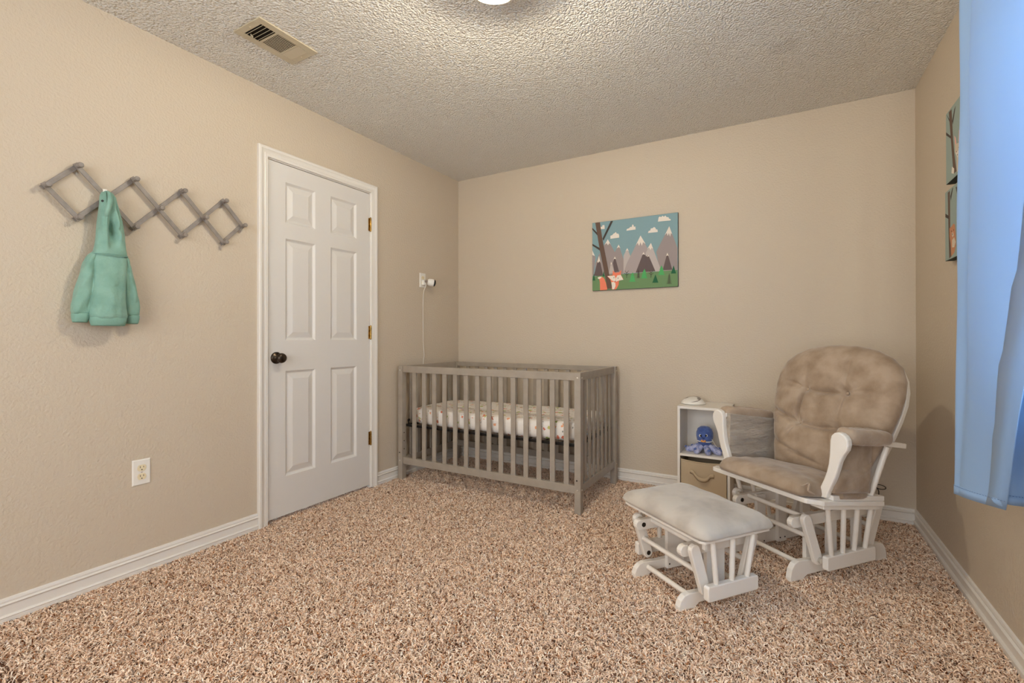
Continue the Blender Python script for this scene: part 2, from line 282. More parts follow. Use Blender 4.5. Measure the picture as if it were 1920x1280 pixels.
ART_LARGE=[('mid', [(0.146, 0.655), (0.194, 0.737), (0.282, 0.537), (0.384, 0.208), (0.136, 0.217)]), ('mid', [(0.263, 0.501), (0.327, 0.645), (0.439, 0.225), (0.239, 0.231)]), ('light', [(0.385, 0.477), (0.43, 0.582), (0.495, 0.37), (0.492, 0.22), (0.385, 0.229)]), ('mid2', [(0.424, 0.366), (0.586, 0.74), (0.706, 0.455), (0.711, 0.213), (0.385, 0.229)]), ('mid', [(0.763, 0.491), (0.908, 0.826), (0.997, 0.517), (0.997, 0.219), (0.805, 0.22)]), ('light', [(0.647, 0.493), (0.705, 0.623), (0.814, 0.246), (0.814, 0.22), (0.616, 0.226)]), ('mid', [(0.0, 0.584), (0.04, 0.491), (0.013, 0.227), (0.001, 0.212)]), ('mid', [(0.038, 0.403), (0.092, 0.552), (0.164, 0.215), (0.034, 0.226)]), ('dark', [(0.018, 0.221), (0.084, 0.508), (0.137, 0.201)]), ('light', [(0.206, 0.234), (0.235, 0.411), (0.276, 0.239)]), ('dark', [(0.256, 0.382), (0.281, 0.477), (0.331, 0.256), (0.276, 0.25)]), ('dark', [(0.528, 0.223), (0.621, 0.506), (0.65, 0.44), (0.676, 0.458), (0.754, 0.225)]), ('dark', [(0.835, 0.233), (0.887, 0.467), (0.94, 0.229)]), ('white', [(0.194, 0.737), (0.229, 0.657), (0.211, 0.68), (0.197, 0.649), (0.179, 0.684), (0.155, 0.66)]), ('white', [(0.327, 0.645), (0.347, 0.589), (0.329, 0.607), (0.304, 0.594)]), ('white', [(0.43, 0.582), (0.449, 0.535), (0.429, 0.553), (0.409, 0.539)]), ('white', [(0.586, 0.74), (0.644, 0.614), (0.615, 0.644), (0.601, 0.593), (0.584, 0.648), (0.57, 0.596), (0.553, 0.641), (0.531, 0.611)]), ('white', [(0.705, 0.623), (0.729, 0.537), (0.712, 0.554), (0.699, 0.524), (0.682, 0.563), (0.66, 0.539)]), ('white', [(0.908, 0.826), (0.94, 0.714), (0.926, 0.731), (0.917, 0.681), (0.904, 0.734), (0.892, 0.694), (0.88, 0.737), (0.859, 0.709)]), ('white', [(0.084, 0.508), (0.102, 0.402), (0.089, 0.431), (0.074, 0.405), (0.063, 0.422)]), ('white', [(0.281, 0.477), (0.296, 0.435), (0.28, 0.447), (0.264, 0.436)]), ('white', [(0.621, 0.506), (0.637, 0.462), (0.62, 0.475), (0.604, 0.468)]), ('white', [(0.676, 0.458), (0.682, 0.439), (0.659, 0.434)]), ('white', [(0.887, 0.467), (0.901, 0.419), (0.888, 0.431), (0.874, 0.422)]), ('white', [(0.0, 0.595), (0.031, 0.512), (0.0, 0.528)]), ('white', [(0.235, 0.411), (0.246, 0.37), (0.229, 0.368)]), ('grass', [(0.002, 0.212), (0.997, 0.221), (1.0, 0.0), (0.0, 0.0)]), ('dgreen', [(0.0, 0.151), (0.018, 0.249), (0.038, 0.149)]), ('dgreen', [(0.128, 0.201), (0.144, 0.283), (0.156, 0.2)]), ('dgreen', [(0.719, 0.068), (0.755, 0.181), (0.787, 0.065)]), ('dgreen', [(0.925, 0.178), (0.955, 0.289), (0.981, 0.175)]), ('lgreen', [(0.45, 0.1), (0.491, 0.172), (0.53, 0.096)]), ('lgreen', [(0.458, 0.137), (0.492, 0.204), (0.524, 0.134)]), ('lgreen', [(0.467, 0.172), (0.493, 0.234), (0.515, 0.169)]), ('lgreen', [(0.588, 0.138), (0.629, 0.209), (0.666, 0.134)]), ('lgreen', [(0.596, 0.174), (0.629, 0.241), (0.66, 0.171)]), ('lgreen', [(0.605, 0.209), (0.63, 0.27), (0.652, 0.206)]), ('lgreen', [(0.783, 0.17), (0.822, 0.24), (0.859, 0.165)]), ('lgreen', [(0.79, 0.206), (0.823, 0.271), (0.853, 0.202)]), ('lgreen', [(0.799, 0.24), (0.823, 0.3), (0.845, 0.237)]), ('bark', [(0.557, 0.14), (0.56, 0.263), (0.565, 0.262), (0.563, 0.14)]), ('bark', [(0.56, 0.156), (0.541, 0.145), (0.541, 0.151), (0.56, 0.165)]), ('bark', [(0.56, 0.156), (0.579, 0.142), (0.579, 0.148), (0.56, 0.165)]), ('bark', [(0.56, 0.17), (0.543, 0.159), (0.543, 0.165), (0.561, 0.179)]), ('bark', [(0.56, 0.17), (0.578, 0.156), (0.578, 0.163), (0.561, 0.179)]), ('bark', [(0.561, 0.185), (0.545, 0.173), (0.545, 0.18), (0.561, 0.193)]), ('bark', [(0.561, 0.185), (0.576, 0.171), (0.576, 0.177), (0.561, 0.193)]), ('bark', [(0.561, 0.199), (0.547, 0.188), (0.547, 0.194), (0.561, 0.208)]), ('bark', [(0.561, 0.199), (0.575, 0.185), (0.575, 0.192), (0.561, 0.208)]), ('bark', [(0.561, 0.214), (0.549, 0.202), (0.549, 0.208), (0.561, 0.222)]), ('bark', [(0.561, 0.214), (0.573, 0.2), (0.574, 0.206), (0.561, 0.222)]), ('bark', [(0.562, 0.228), (0.551, 0.216), (0.551, 0.223), (0.562, 0.237)]), ('bark', [(0.562, 0.228), (0.572, 0.214), (0.572, 0.221), (0.562, 0.237)]), ('bark', [(0.562, 0.242), (0.553, 0.23), (0.553, 0.237), (0.562, 0.251)]), ('bark', [(0.562, 0.242), (0.57, 0.229), (0.571, 0.235), (0.562, 0.251)]), ('bark', [(0.903, 0.035), (0.906, 0.18), (0.911, 0.18), (0.908, 0.035)]), ('bark', [(0.906, 0.05), (0.879, 0.04), (0.879, 0.046), (0.906, 0.059)]), ('bark', [(0.906, 0.05), (0.933, 0.036), (0.933, 0.042), (0.906, 0.059)]), ('bark', [(0.906, 0.067), (0.882, 0.057), (0.882, 0.063), (0.906, 0.076)]), ('bark', [(0.906, 0.067), (0.93, 0.053), (0.931, 0.059), (0.906, 0.076)]), ('bark', [(0.907, 0.085), (0.884, 0.074), (0.885, 0.08), (0.907, 0.093)]), ('bark', [(0.907, 0.085), (0.928, 0.07), (0.928, 0.077), (0.907, 0.093)]), ('bark', [(0.907, 0.102), (0.887, 0.091), (0.887, 0.097), (0.907, 0.11)]), ('bark', [(0.907, 0.102), (0.926, 0.088), (0.926, 0.094), (0.907, 0.11)]), ('bark', [(0.907, 0.119), (0.89, 0.108), (0.89, 0.114), (0.907, 0.127)]), ('bark', [(0.907, 0.119), (0.924, 0.105), (0.924, 0.111), (0.907, 0.127)]), ('bark', [(0.907, 0.136), (0.892, 0.125), (0.893, 0.131), (0.907, 0.144)]), ('bark', [(0.907, 0.136), (0.922, 0.122), (0.922, 0.129), (0.907, 0.144)]), ('bark', [(0.908, 0.153), (0.895, 0.142), (0.895, 0.148), (0.908, 0.161)]), ('bark', [(0.908, 0.153), (0.92, 0.14), (0.92, 0.146), (0.908, 0.161)]), ('bark', [(0.42, 0.156), (0.422, 0.237), (0.427, 0.237), (0.426, 0.156)]), ('bark', [(0.424, 0.199), (0.398, 0.228), (0.396, 0.223), (0.424, 0.192)]), ('bark', [(0.424, 0.223), (0.405, 0.265), (0.403, 0.261), (0.424, 0.214)]), ('bark', [(0.424, 0.199), (0.451, 0.224), (0.453, 0.218), (0.424, 0.192)]), ('bark', [(0.424, 0.223), (0.445, 0.262), (0.448, 0.258), (0.424, 0.214)]), ('bark', [(0.703, 0.139), (0.704, 0.218), (0.709, 0.218), (0.708, 0.139)]), ('bark', [(0.706, 0.181), (0.681, 0.21), (0.679, 0.205), (0.706, 0.174)]), ('bark', [(0.707, 0.204), (0.688, 0.246), (0.686, 0.242), (0.706, 0.196)]), ('bark', [(0.706, 0.181), (0.732, 0.205), (0.734, 0.2), (0.706, 0.174)]), ('bark', [(0.707, 0.204), (0.726, 0.243), (0.729, 0.238), (0.706, 0.196)]), ('white', [(0.784, 0.905), (0.792, 0.961), (0.804, 0.974), (0.821, 0.962), (0.834, 0.98), (0.85, 0.962), (0.867, 0.978), (0.88, 0.953), (0.9, 0.95), (0.907, 0.929), (0.925, 0.916), (0.923, 0.901)]), ('white', [(0.422, 0.829), (0.426, 0.853), (0.451, 0.86), (0.471, 0.879), (0.483, 0.872), (0.492, 0.908), (0.505, 0.901), (0.509, 0.874), (0.527, 0.875), (0.53, 0.832)]), ('white', [(0.673, 0.763), (0.678, 0.789), (0.699, 0.796), (0.704, 0.822), (0.726, 0.824), (0.739, 0.838), (0.755, 0.826), (0.762, 0.804), (0.78, 0.796), (0.782, 0.762)]), ('white', [(0.227, 0.738), (0.227, 0.782), (0.251, 0.79), (0.265, 0.809), (0.279, 0.813), (0.293, 0.83), (0.306, 0.804), (0.324, 0.802), (0.334, 0.779), (0.334, 0.742)]), ('white', [(0.103, 0.895), (0.107, 0.933), (0.124, 0.925), (0.129, 0.95), (0.154, 0.948), (0.157, 0.892)]), ('bark', [(0.0, 0.931), (0.07, 0.839), (0.065, 0.809), (0.0, 0.903)]), ('bark', [(0.001, 0.694), (0.098, 0.617), (0.095, 0.584), (0.002, 0.666)]), ('bark', [(0.129, 0.755), (0.232, 0.994), (0.26, 0.992), (0.14, 0.721)]), ('trunk', [(0.038, 0.999), (0.097, 0.998), (0.125, 0.767), (0.203, 0.278), (0.248, 0.017), (0.188, 0.015), (0.159, 0.215), (0.097, 0.573), (0.065, 0.807)]), ('fox', [(0.098, 0.001), (0.096, 0.121), (0.086, 0.177), (0.119, 0.199), (0.149, 0.172), (0.171, 0.105), (0.188, 0.015), (0.183, 0.002)]), ('white', [(0.067, 0.179), (0.074, 0.195), (0.098, 0.201), (0.119, 0.197), (0.107, 0.176), (0.086, 0.166)]), ('fox', [(0.228, 0.144), (0.333, 0.141), (0.327, 0.066), (0.308, 0.024), (0.294, 0.003), (0.243, 0.003), (0.244, 0.072)]), ('white', [(0.239, 0.105), (0.264, 0.114), (0.286, 0.096), (0.29, 0.052), (0.271, 0.004), (0.25, 0.006)]), ('fox', [(0.187, 0.202), (0.252, 0.208), (0.258, 0.278), (0.285, 0.243), (0.331, 0.245), (0.36, 0.272), (0.353, 0.21), (0.385, 0.138), (0.337, 0.125), (0.287, 0.107), (0.237, 0.133)]), ('white', [(0.19, 0.202), (0.247, 0.2), (0.275, 0.206), (0.29, 0.161), (0.287, 0.112), (0.246, 0.134)]), ('white', [(0.383, 0.134), (0.353, 0.205), (0.312, 0.203), (0.294, 0.161), (0.291, 0.112), (0.337, 0.129)]), ('black', [(0.275, 0.171), (0.273, 0.165), (0.268, 0.164), (0.265, 0.169), (0.265, 0.176), (0.269, 0.179), (0.274, 0.177)]), ('black', [(0.326, 0.161), (0.324, 0.155), (0.319, 0.154), (0.316, 0.158), (0.316, 0.165), (0.32, 0.169), (0.325, 0.166)]), ('black', [(0.291, 0.117), (0.289, 0.112), (0.284, 0.111), (0.281, 0.115), (0.281, 0.122), (0.285, 0.125), (0.29, 0.123)])]
ART_RABBIT=[('bark', [(0.003, 0.749), (0.236, 0.603), (0.236, 0.57), (0.003, 0.707)]), ('bark', [(0.279, 0.801), (0.374, 0.925), (0.436, 0.948), (0.37, 0.837), (0.308, 0.739)]), ('bark', [(0.023, 1), (0.157, 0.873), (0.18, 0.814), (0.049, 0.967)]), ('trunk', [(0.131, 0.98), (0.256, 0.974), (0.315, 0.56), (0.38, 0.29), (0.462, 0.055), (0.331, 0.055), (0.272, 0.326), (0.197, 0.681)]), ('pink', [(0.37, 0.567), (0.43, 0.518), (0.469, 0.407), (0.4, 0.42)]), ('pink', [(0.541, 0.43), (0.567, 0.567), (0.603, 0.577), (0.616, 0.453), (0.58, 0.394)]), ('fur', [(0.4, 0.433), (0.58, 0.404), (0.613, 0.283), (0.577, 0.225), (0.597, 0.039), (0.472, 0.039), (0.459, 0.264), (0.397, 0.332)]), ('white', [(0.43, 0.309), (0.541, 0.309), (0.577, 0.248), (0.502, 0.225)]), ('white', [(0.272, 0.176), (0.364, 0.121), (0.348, 0.052), (0.246, 0.094)]), ('black', [(0.443, 0.322), (0.459, 0.329), (0.475, 0.313), (0.459, 0.306)]), ('black', [(0.541, 0.345), (0.557, 0.352), (0.57, 0.336), (0.557, 0.329)]), ('black', [(0.489, 0.267), (0.505, 0.274), (0.518, 0.257), (0.505, 0.248)])]
ART_BEAR=[('trunk', [(0.121, 0.973), (0.22, 0.973), (0.23, 0.423), (0.275, 0.027), (0.177, 0.01), (0.148, 0.44)]), ('bark', [(0.007, 0.697), (0.167, 0.627), (0.167, 0.58), (0.007, 0.643)]), ('bark', [(0.236, 0.89), (0.331, 0.98), (0.364, 0.98), (0.259, 0.82)]), ('trunk', [(0.607, 0.977), (0.675, 0.97), (0.669, 0.387), (0.63, 0.023), (0.525, 0.017), (0.574, 0.407)]), ('bark', [(0.472, 0.953), (0.518, 0.953), (0.62, 0.753), (0.59, 0.71)]), ('bear', [(0.197, 0.443), (0.272, 0.447), (0.374, 0.473), (0.436, 0.447), (0.466, 0.3), (0.479, 0.147), (0.403, 0.06), (0.275, 0.027), (0.246, 0.213), (0.197, 0.327)]), ('fur', [(0.308, 0.253), (0.403, 0.277), (0.466, 0.2), (0.403, 0.137), (0.308, 0.15)]), ('fur', [(0.295, 0.347), (0.357, 0.36), (0.39, 0.303), (0.325, 0.29)]), ('black', [(0.269, 0.387), (0.285, 0.397), (0.302, 0.38), (0.285, 0.367)]), ('black', [(0.367, 0.383), (0.38, 0.397), (0.397, 0.377), (0.38, 0.367)]), ('black', [(0.311, 0.337), (0.325, 0.35), (0.341, 0.33), (0.325, 0.317)])]

# ------------------------------------------------------------------ room shell
W, H, D = ROOM_W, ROOM_H, ROOM_D
T = 0.12
WIN = (-2.72, -1.58, 0.80, 2.06)          # side window y0,y1,z0,z1
FILL_WIN = (0.80, 3.00, 0.50, 2.20)           # invented rear window for the added fill light: x0,x1,z0,z1
DOOR = (-1.808, -1.040, 2.062)            # opening y0,y1,top
bm = B(); box(bm, (-T, -D-T, -0.2), (W+T, T, -0.012)); tag(finish('floor', bm, M_BACKING), kind='structure')
bm = B(); box(bm, (-T, -D-T, H), (W+T, T, H+0.15)); tag(finish('ceiling', bm, M_CEIL), kind='structure')
bm = B(); box(bm, (0, 0, -0.012), (W, T, H)); tag(finish('wall_back', bm, M_WALL), kind='structure')
bm = B(); box(bm, (-T, -D, -0.012), (0, DOOR[0], H)); box(bm, (-T, DOOR[1], -0.012), (0, T, H)); box(bm, (-T, DOOR[0], DOOR[2]), (0, DOOR[1], H))
tag(finish('wall_left', bm, M_WALL), kind='structure')
bm = B(); y0, y1, z0, z1 = WIN
box(bm, (W, -D, -0.012), (W+T, y0, H)); box(bm, (W, y1, -0.012), (W+T, T, H)); box(bm, (W, y0, -0.012), (W+T, y1, z0)); box(bm, (W, y0, z1), (W+T, y1, H))
tag(finish('wall_right', bm, M_WALL), kind='structure')
bm = B(); x0, x1, z0, z1 = FILL_WIN
box(bm, (-T, -D-T, -0.012), (x0, -D, H)); box(bm, (x1, -D-T, -0.012), (W+T, -D, H)); box(bm, (x0, -D-T, -0.012), (x1, -D, z0)); box(bm, (x0, -D-T, z1), (x1, -D, H))
tag(finish('wall_front', bm, M_WALL), kind='structure')

def window(name, P):   # P(a, b, c): a across, b up, c depth outwards (0 = inner wall face)
    def bx(bm, a, b):
        p = P(*a); q = P(*b); box(bm, [min(u, v) for u, v in zip(p, q)], [max(u, v) for u, v in zip(p, q)])
    return bx
for name, (a0, a1, z0, z1), P in (('window_1', WIN, lambda a, b, c: (W+c, a, b)), ('fill_window', FILL_WIN, lambda a, b, c: (a, -D-c, b))):  # the rear one is invented, an unseen opening for the added fill
    bx = window(name, P)
    bm = B(); m = 0.05; zm = (z0+z1)/2
    for a, b in (((a0, z0, .05), (a0+m, z1, .10)), ((a1-m, z0, .05), (a1, z1, .10)), ((a0+m, z0, .05), (a1-m, z0+m, .10)), ((a0+m, z1-m, .05), (a1-m, z1, .10)), ((a0+m, zm-.02, .055), (a1-m, zm+.02, .095))): bx(bm, a, b)
    fr = tag(finish(name, bm, M_TRIM, bevel=0.003), kind='structure')
    bm = B(); bx(bm, (a0+m, z0+m, .072), (a1-m, z1-m, .078)); finish('window_pane', bm, M_GLASS, fr)
    bm = B(); bx(bm, (a0-.04, z0-.02, -.03), (a1+.04, z0, .05)); finish('window_sill', bm, M_TRIM, fr, bevel=0.004)

# baseboards: profile swept along each wall, mitred at the corners
BP = [(0, 0), (0.0150, 0), (0.0150, 0.013), (0.0175, 0.0165), (0.0150, 0.0200), (0.0085, 0.0225), (0.0085, 0.054), (0.0115, 0.0585), (0.0155, 0.0615), (0.0120, 0.0645), (0.0080, 0.0665), (0.0095, 0.073), (0.0070, 0.081), (0, 0.083)]
def baseboard(name, P, q0, q1, miter0=0, miter1=0):
    bm = B(); n = len(BP)
    A = [bm.verts.new(P(q0+t*miter0, t, z-0.006 if z == 0 else z)) for t, z in BP]; C = [bm.verts.new(P(q1-t*miter1, t, z-0.006 if z == 0 else z)) for t, z in BP]
    for i in range(n): bm.faces.new((A[i], A[(i+1) % n], C[(i+1) % n], C[i]))
    bm.faces.new(A[::-1]); bm.faces.new(C)
    return tag(finish(name, bm, M_TRIM, smooth=True, angle=25), kind='structure')
CAS0, CAS1, CASZ = -1.863, -0.984, 2.118
baseboard('baseboard_left', lambda q, t, z: (t, q, z), -D, CAS0)
baseboard('baseboard_left', lambda q, t, z: (t, q, z), CAS1, 0, 0, 1)
baseboard('baseboard_back', lambda q, t, z: (q, -t, z), 0, W, 1, 1)
baseboard('baseboard_right', lambda q, t, z: (W-t, q, z), -D, 0, 0, 1)

# door casing: profile swept up, across and down with mitred corners
CP = [(0, 0), (0, 0.010), (0.003, 0.0125), (0.012, 0.0115), (0.016, 0.0135), (0.020, 0.0120), (0.036, 0.0155), (0.040, 0.0185), (0.050, 0.0190), (0.056, 0.0150), (0.057, 0)]
yi0, yi1, zi = CAS0+0.057, CAS1-0.057, CASZ-0.057
bm = B(); rings = []
for st in range(4):
    R = []
    for w, t in CP:
        R.append([(t, yi0-w, -0.006), (t, yi0-w, zi+w), (t, yi1+w, zi+w), (t, yi1+w, -0.006)][st])
    rings.append(R)
V = [[bm.verts.new(p) for p in r] for r in rings]; n = len(CP)
for A, C in zip(V, V[1:]):
    for i in range(n): bm.faces.new((A[i], A[(i+1) % n], C[(i+1) % n], C[i]))
bm.faces.new(V[0]); bm.faces.new(V[-1])
tag(finish('trim_1', bm, M_TRIM, smooth=True, angle=25), kind='structure')
bm = B()   # jamb with stop
box(bm, (-T, DOOR[0], -0.006), (0.0, DOOR[0]+0.006, DOOR[2])); box(bm, (-T, DOOR[1]-0.004, -0.006), (0.0, DOOR[1], DOOR[2])); box(bm, (-T, DOOR[0]+0.006, DOOR[2]-0.006), (0.0, DOOR[1]-0.004, DOOR[2]))
tag(finish('trim_2', bm, M_TRIM), kind='structure')
# hall-side blocker behind the door is the dark gap under the slab
# door slab with six moulded panels
SY0, SY1, SZ0, SZ1 = -1.7985, -1.0465, 0.016, 2.0525
ycut = [SY0, -1.690, -1.487, -1.372, -1.161, SY1]
zcut = [SZ0, 0.240, 0.853, 1.030, 1.625, 1.717, 1.953, SZ1]
bm = B(); X0 = -0.003
def q4(a, b, c, d): bm.faces.new([bm.verts.new(p) for p in (a, b, c, d)])
for i in range(5):
    for j in range(7):
        a, b, c, d = ycut[i], ycut[i+1], zcut[j], zcut[j+1]
        if i in (1, 3) and j in (1, 3, 5):
            prev = None
            for ins, dep in ((0, 0), (0.004, -0.0035), (0.011, -0.0100), (0.016, -0.0115), (0.046, -0.0030), (0.049, -0.0022)):
                r = [(X0+dep, a+ins, c+ins), (X0+dep, b-ins, c+ins), (X0+dep, b-ins, d-ins), (X0+dep, a+ins, d-ins)]
                if prev:
                    for k in range(4): q4(prev[k], prev[(k+1) % 4], r[(k+1) % 4], r[k])
                prev = r
            q4(*prev)
        else: q4((X0, a, c), (X0, b, c), (X0, b, d), (X0, a, d))
XB = -0.038
q4((XB, SY0, SZ0), (XB, SY0, SZ1), (XB, SY1, SZ1), (XB, SY1, SZ0))
q4((X0, SY0, SZ0), (X0, SY0, SZ1), (XB, SY0, SZ1), (XB, SY0, SZ0)); q4((X0, SY1, SZ0), (XB, SY1, SZ0), (XB, SY1, SZ1), (X0, SY1, SZ1))
q4((X0, SY0, SZ1), (X0, SY1, SZ1), (XB, SY1, SZ1), (XB, SY0, SZ1)); q4((X0, SY0, SZ0), (XB, SY0, SZ0), (XB, SY1, SZ0), (X0, SY1, SZ0))
bmesh.ops.remove_doubles(bm, verts=bm.verts[:], dist=1e-5)
door = tag(finish('door_1', bm, M_DOOR), kind='structure')
bm = B(); lathe(bm, (X0, -1.748, 0.931), (1, 0, 0), [(0.0, 0), (0.034, 0), (0.034, 0.004), (0.030, 0.009), (0.018, 0.012), (0.013, 0.016), (0.0125, 0.030), (0.017, 0.034), (0.026, 0.041), (0.0285, 0.050), (0.026, 0.060), (0.017, 0.066), (0, 0.068)], 32)
finish('door_knob', bm, M_BRONZE, door, smooth=True, angle=50)
bm = B(); box(bm, (-0.004, DOOR[0]+0.0005, 0.90), (0.0012, DOOR[0]+0.007, 0.96)); finish('strike_plate', bm, M_BRONZE, door)
for z in (1.838, 1.082, 0.342):
    bm = B(); cyl(bm, (0.006, -1.0415, z-0.046), (0.006, -1.0415, z+0.046), 0.0065, n=12)
    for k in (-0.028, -0.009, 0.009, 0.028): cyl(bm, (0.006, -1.0415, z+k-0.0012), (0.006, -1.0415, z+k+0.0012), 0.0072, n=12)
    cyl(bm, (0.006, -1.0415, z+0.046), (0.006, -1.0415, z+0.052), 0.005, 0.002, n=12); cyl(bm, (0.006, -1.0415, z-0.052), (0.006, -1.0415, z-0.046), 0.002, 0.005, n=12)
    box(bm, (-0.002, -1.0560, z-0.045), (0.0005, -1.0415, z+0.045))
    finish('door_hinge', bm, M_BRASS, door, smooth=True)
# hall blocker: unseen floor and wall, near-black to darken the gap under the door
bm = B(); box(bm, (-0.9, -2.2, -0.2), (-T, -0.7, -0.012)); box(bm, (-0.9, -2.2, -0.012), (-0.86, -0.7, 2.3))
tag(finish('hall_blocker', bm, M_DUCT), kind='structure')

# ------------------------------------------------------------------ carpet pile: twisted yarn tufts
def carpet(name, seed=3):
    r = np.random.default_rng(seed)
    def dens(n, y0, y1):
        return np.stack([r.uniform(0.010, W-0.010, n), r.uniform(y0, y1, n)], 1)
    P = np.concatenate([dens(int(3.14*2.9*50000), -2.9, -0.010), dens(int(3.14*2.0*12000), -4.88, -2.9), np.stack([r.uniform(-0.05, 0.01, 3000), r.uniform(-1.80, -1.045, 3000)], 1)])
    N = len(P); SEG = 3
    h = r.uniform(0.0075, 0.0150, N); wd = r.uniform(0.0028, 0.0050, N)
    ph = r.uniform(0, 2*np.pi, N); lean = r.uniform(0.006, 0.021, N)
    ld = np.stack([np.cos(ph), np.sin(ph)], 1)
    tw0 = r.uniform(0, 2*np.pi, N); tws = r.uniform(-1.6, 1.6, N)
    V = np.zeros((N, (SEG+1)*2, 3), np.float32)
    for k in range(SEG+1):
        t = k/SEG
        c = np.zeros((N, 3)); c[:, :2] = P+ld*(lean*t**1.5)[:, None]; c[:, 2] = -0.0125+h*np.sin(t*np.pi*0.56)/np.sin(np.pi*0.5)
        a = tw0+tws*t; s = np.stack([np.cos(a), np.sin(a), 0.35*np.sin(a*1.7)], 1)*(wd*(1-0.25*t)/2)[:, None]
        V[:, 2*k] = c-s; V[:, 2*k+1] = c+s
    V[:, :, 0] = np.clip(V[:, :, 0], -0.06, W-0.004); V[:, :, 1] = np.minimum(V[:, :, 1], -0.004)
    base = (np.arange(N)*(SEG+1)*2)[:, None]
    quads = np.concatenate([base+np.array([2*k, 2*k+1, 2*k+3, 2*k+2])[None] for k in range(SEG)], 1).reshape(-1, 4)
    me = bpy.data.meshes.new(name); nv = N*(SEG+1)*2; nf = len(quads)
    me.vertices.add(nv); me.vertices.foreach_set('co', V.reshape(-1))
    me.loops.add(nf*4); me.loops.foreach_set('vertex_index', quads.reshape(-1).astype(np.int32))
    me.polygons.add(nf); me.polygons.foreach_set('loop_start', np.arange(0, nf*4, 4, dtype=np.int32))
    me.update()
    pal = np.array([lin(c) for c in YARN]); pr = np.array(YARN_P); pr = pr/pr.sum()
    idx = r.choice(len(pal), N, p=pr); colr = pal[idx]*r.uniform(0.85, 1.12, N)[:, None]
    at = me.attributes.new('yarn', 'FLOAT_COLOR', 'POINT')
    C4 = np.ones((N, (SEG+1)*2, 4), np.float32); C4[:, :, :3] = colr[:, None, :]
    at.data.foreach_set('color', C4.reshape(-1))
    me.materials.append(M_YARN)
    o = bpy.data.objects.new(name, me); COL.objects.link(o)
    return tag(o, 'tan and brown flecked frieze carpet pile covering the whole floor', 'carpet', kind='stuff')
YARN = [(248, 223, 200), (243, 213, 187), (253, 238, 220), (226, 191, 162), (166, 112, 72), (96, 52, 26)]
YARN_P = [0.32, 0.27, 0.17, 0.13, 0.07, 0.04]
carpet('carpet_pile')

# ------------------------------------------------------------------ ceiling lamp and vent
lamp = empty('ceiling_lamp', 'round ribbed glass ceiling light, lit, at the top edge of the view', 'ceiling light', (LAMP[0], LAMP[1], H))
bm = B(); lathe(bm, (0, 0, 0), (0, 0, -1), [(0, 0), (0.128, 0), (0.142, 0.004), (0.142, 0.018), (0.120, 0.022), (0.114, 0.072), (0.108, 0.072), (0.112, 0.020), (0.06, 0.012), (0, 0.012)], 48); finish('lamp_base', bm, M_WPLAST, lamp, smooth=True)  # inner cup added to keep grazing bulb light off the ceiling
bm = B(); pr_ = [(0.128, 0.018), (0.137, 0.030), (0.135, 0.046), (0.122, 0.068), (0.098, 0.088), (0.066, 0.101), (0.030, 0.107), (0.0, 0.109)]
lathe(bm, (0, 0, 0), (0, 0, -1), pr_, 64); finish('lamp_shade', bm, M_DOME, lamp, smooth=True, angle=180)
for sx in (0.030,):
    bm = B(); lathe(bm, (sx, -0.030, -0.050), (0, 0, -1), [(0, -0.02), (0.012, -0.02), (0.014, 0), (0.024, 0.010), (0.026, 0.022), (0.018, 0.036), (0, 0.040)], 20); finish('bulb', bm, M_BULB, lamp, smooth=True)
bm = B(); lathe(bm, (0, 0, -0.107), (0, 0, -1), [(0, 0), (0.010, 0), (0.010, 0.006), (0.006, 0.010), (0, 0.011)], 20); finish('finial', bm, M_BRASS, lamp, smooth=True)

vent = empty('ceiling_vent', 'beige metal air register with three banks of louvres on the ceiling', 'air vent', (0.447, -2.043, H))
vx, vy = 0.097, 0.147
bm = B()   # frame plate with three openings; local x across, y along
ys = [-vy, -0.118, -0.048, -0.038, 0.058, 0.068, 0.118, vy]; xi = 0.062
def fb(a, b): box(bm, (a[0], a[1], -0.0065), (b[0], b[1], -0.0035))
fb((-vx, -vy), (-xi, vy)); fb((xi, -vy), (vx, vy))
for a, b in ((0, 1), (2, 3), (4, 5), (6, 7)): fb((-xi, ys[a]), (xi, ys[b]))
for s in (-1, 1):   # turned-up edge
    box(bm, (s*vx-0.001, -vy, -0.0065), (s*vx+0.001, vy, -0.0005)); box(bm, (-vx, s*vy-0.001, -0.0065), (vx, s*vy+0.001, -0.0005))
finish('vent_frame', bm, M_VENT, vent, bevel=0.0008)
bm = B(); box(bm, (-0.07, -0.125, -0.0012), (0.07, 0.125, -0.0004)); finish('duct_opening', bm, M_DUCT, vent)
for bank, (a, b, n, tilt) in enumerate(((ys[1], ys[2], 4, -1), (ys[5], ys[6], 4, 0.12))):
    for i in range(n):
        y = a+(b-a)*(i+0.5)/n; bm = B(); obox(bm, (-xi, y, -0.006), (xi, y, -0.006), 0.011, 0.0012, (0, tilt*0.8, 0.6)); finish('vent_louvre', bm, M_VENT, vent)
for i in range(11):
    x = -xi+2*xi*(i+0.5)/11; bm = B(); box(bm, (x-0.0019, ys[3], -0.0062), (x+0.0019, ys[4], -0.0053)); finish('vent_louvre', bm, M_VENT, vent)
for y in (-0.13, 0.13):
    bm = B(); lathe(bm, (0, y, -0.0065), (0, 0, -1), [(0, 0), (0.004, 0), (0.003, 0.0015), (0, 0.002)], 12); finish('screw', bm, M_VENT, vent, smooth=True)
bm = B(); obox(bm, (-0.045, -0.100, -0.0065), (-0.020, -0.104, -0.030), 0.006, 0.0015, (0, 1, 0)); finish('damper_lever', bm, M_VENT, vent)

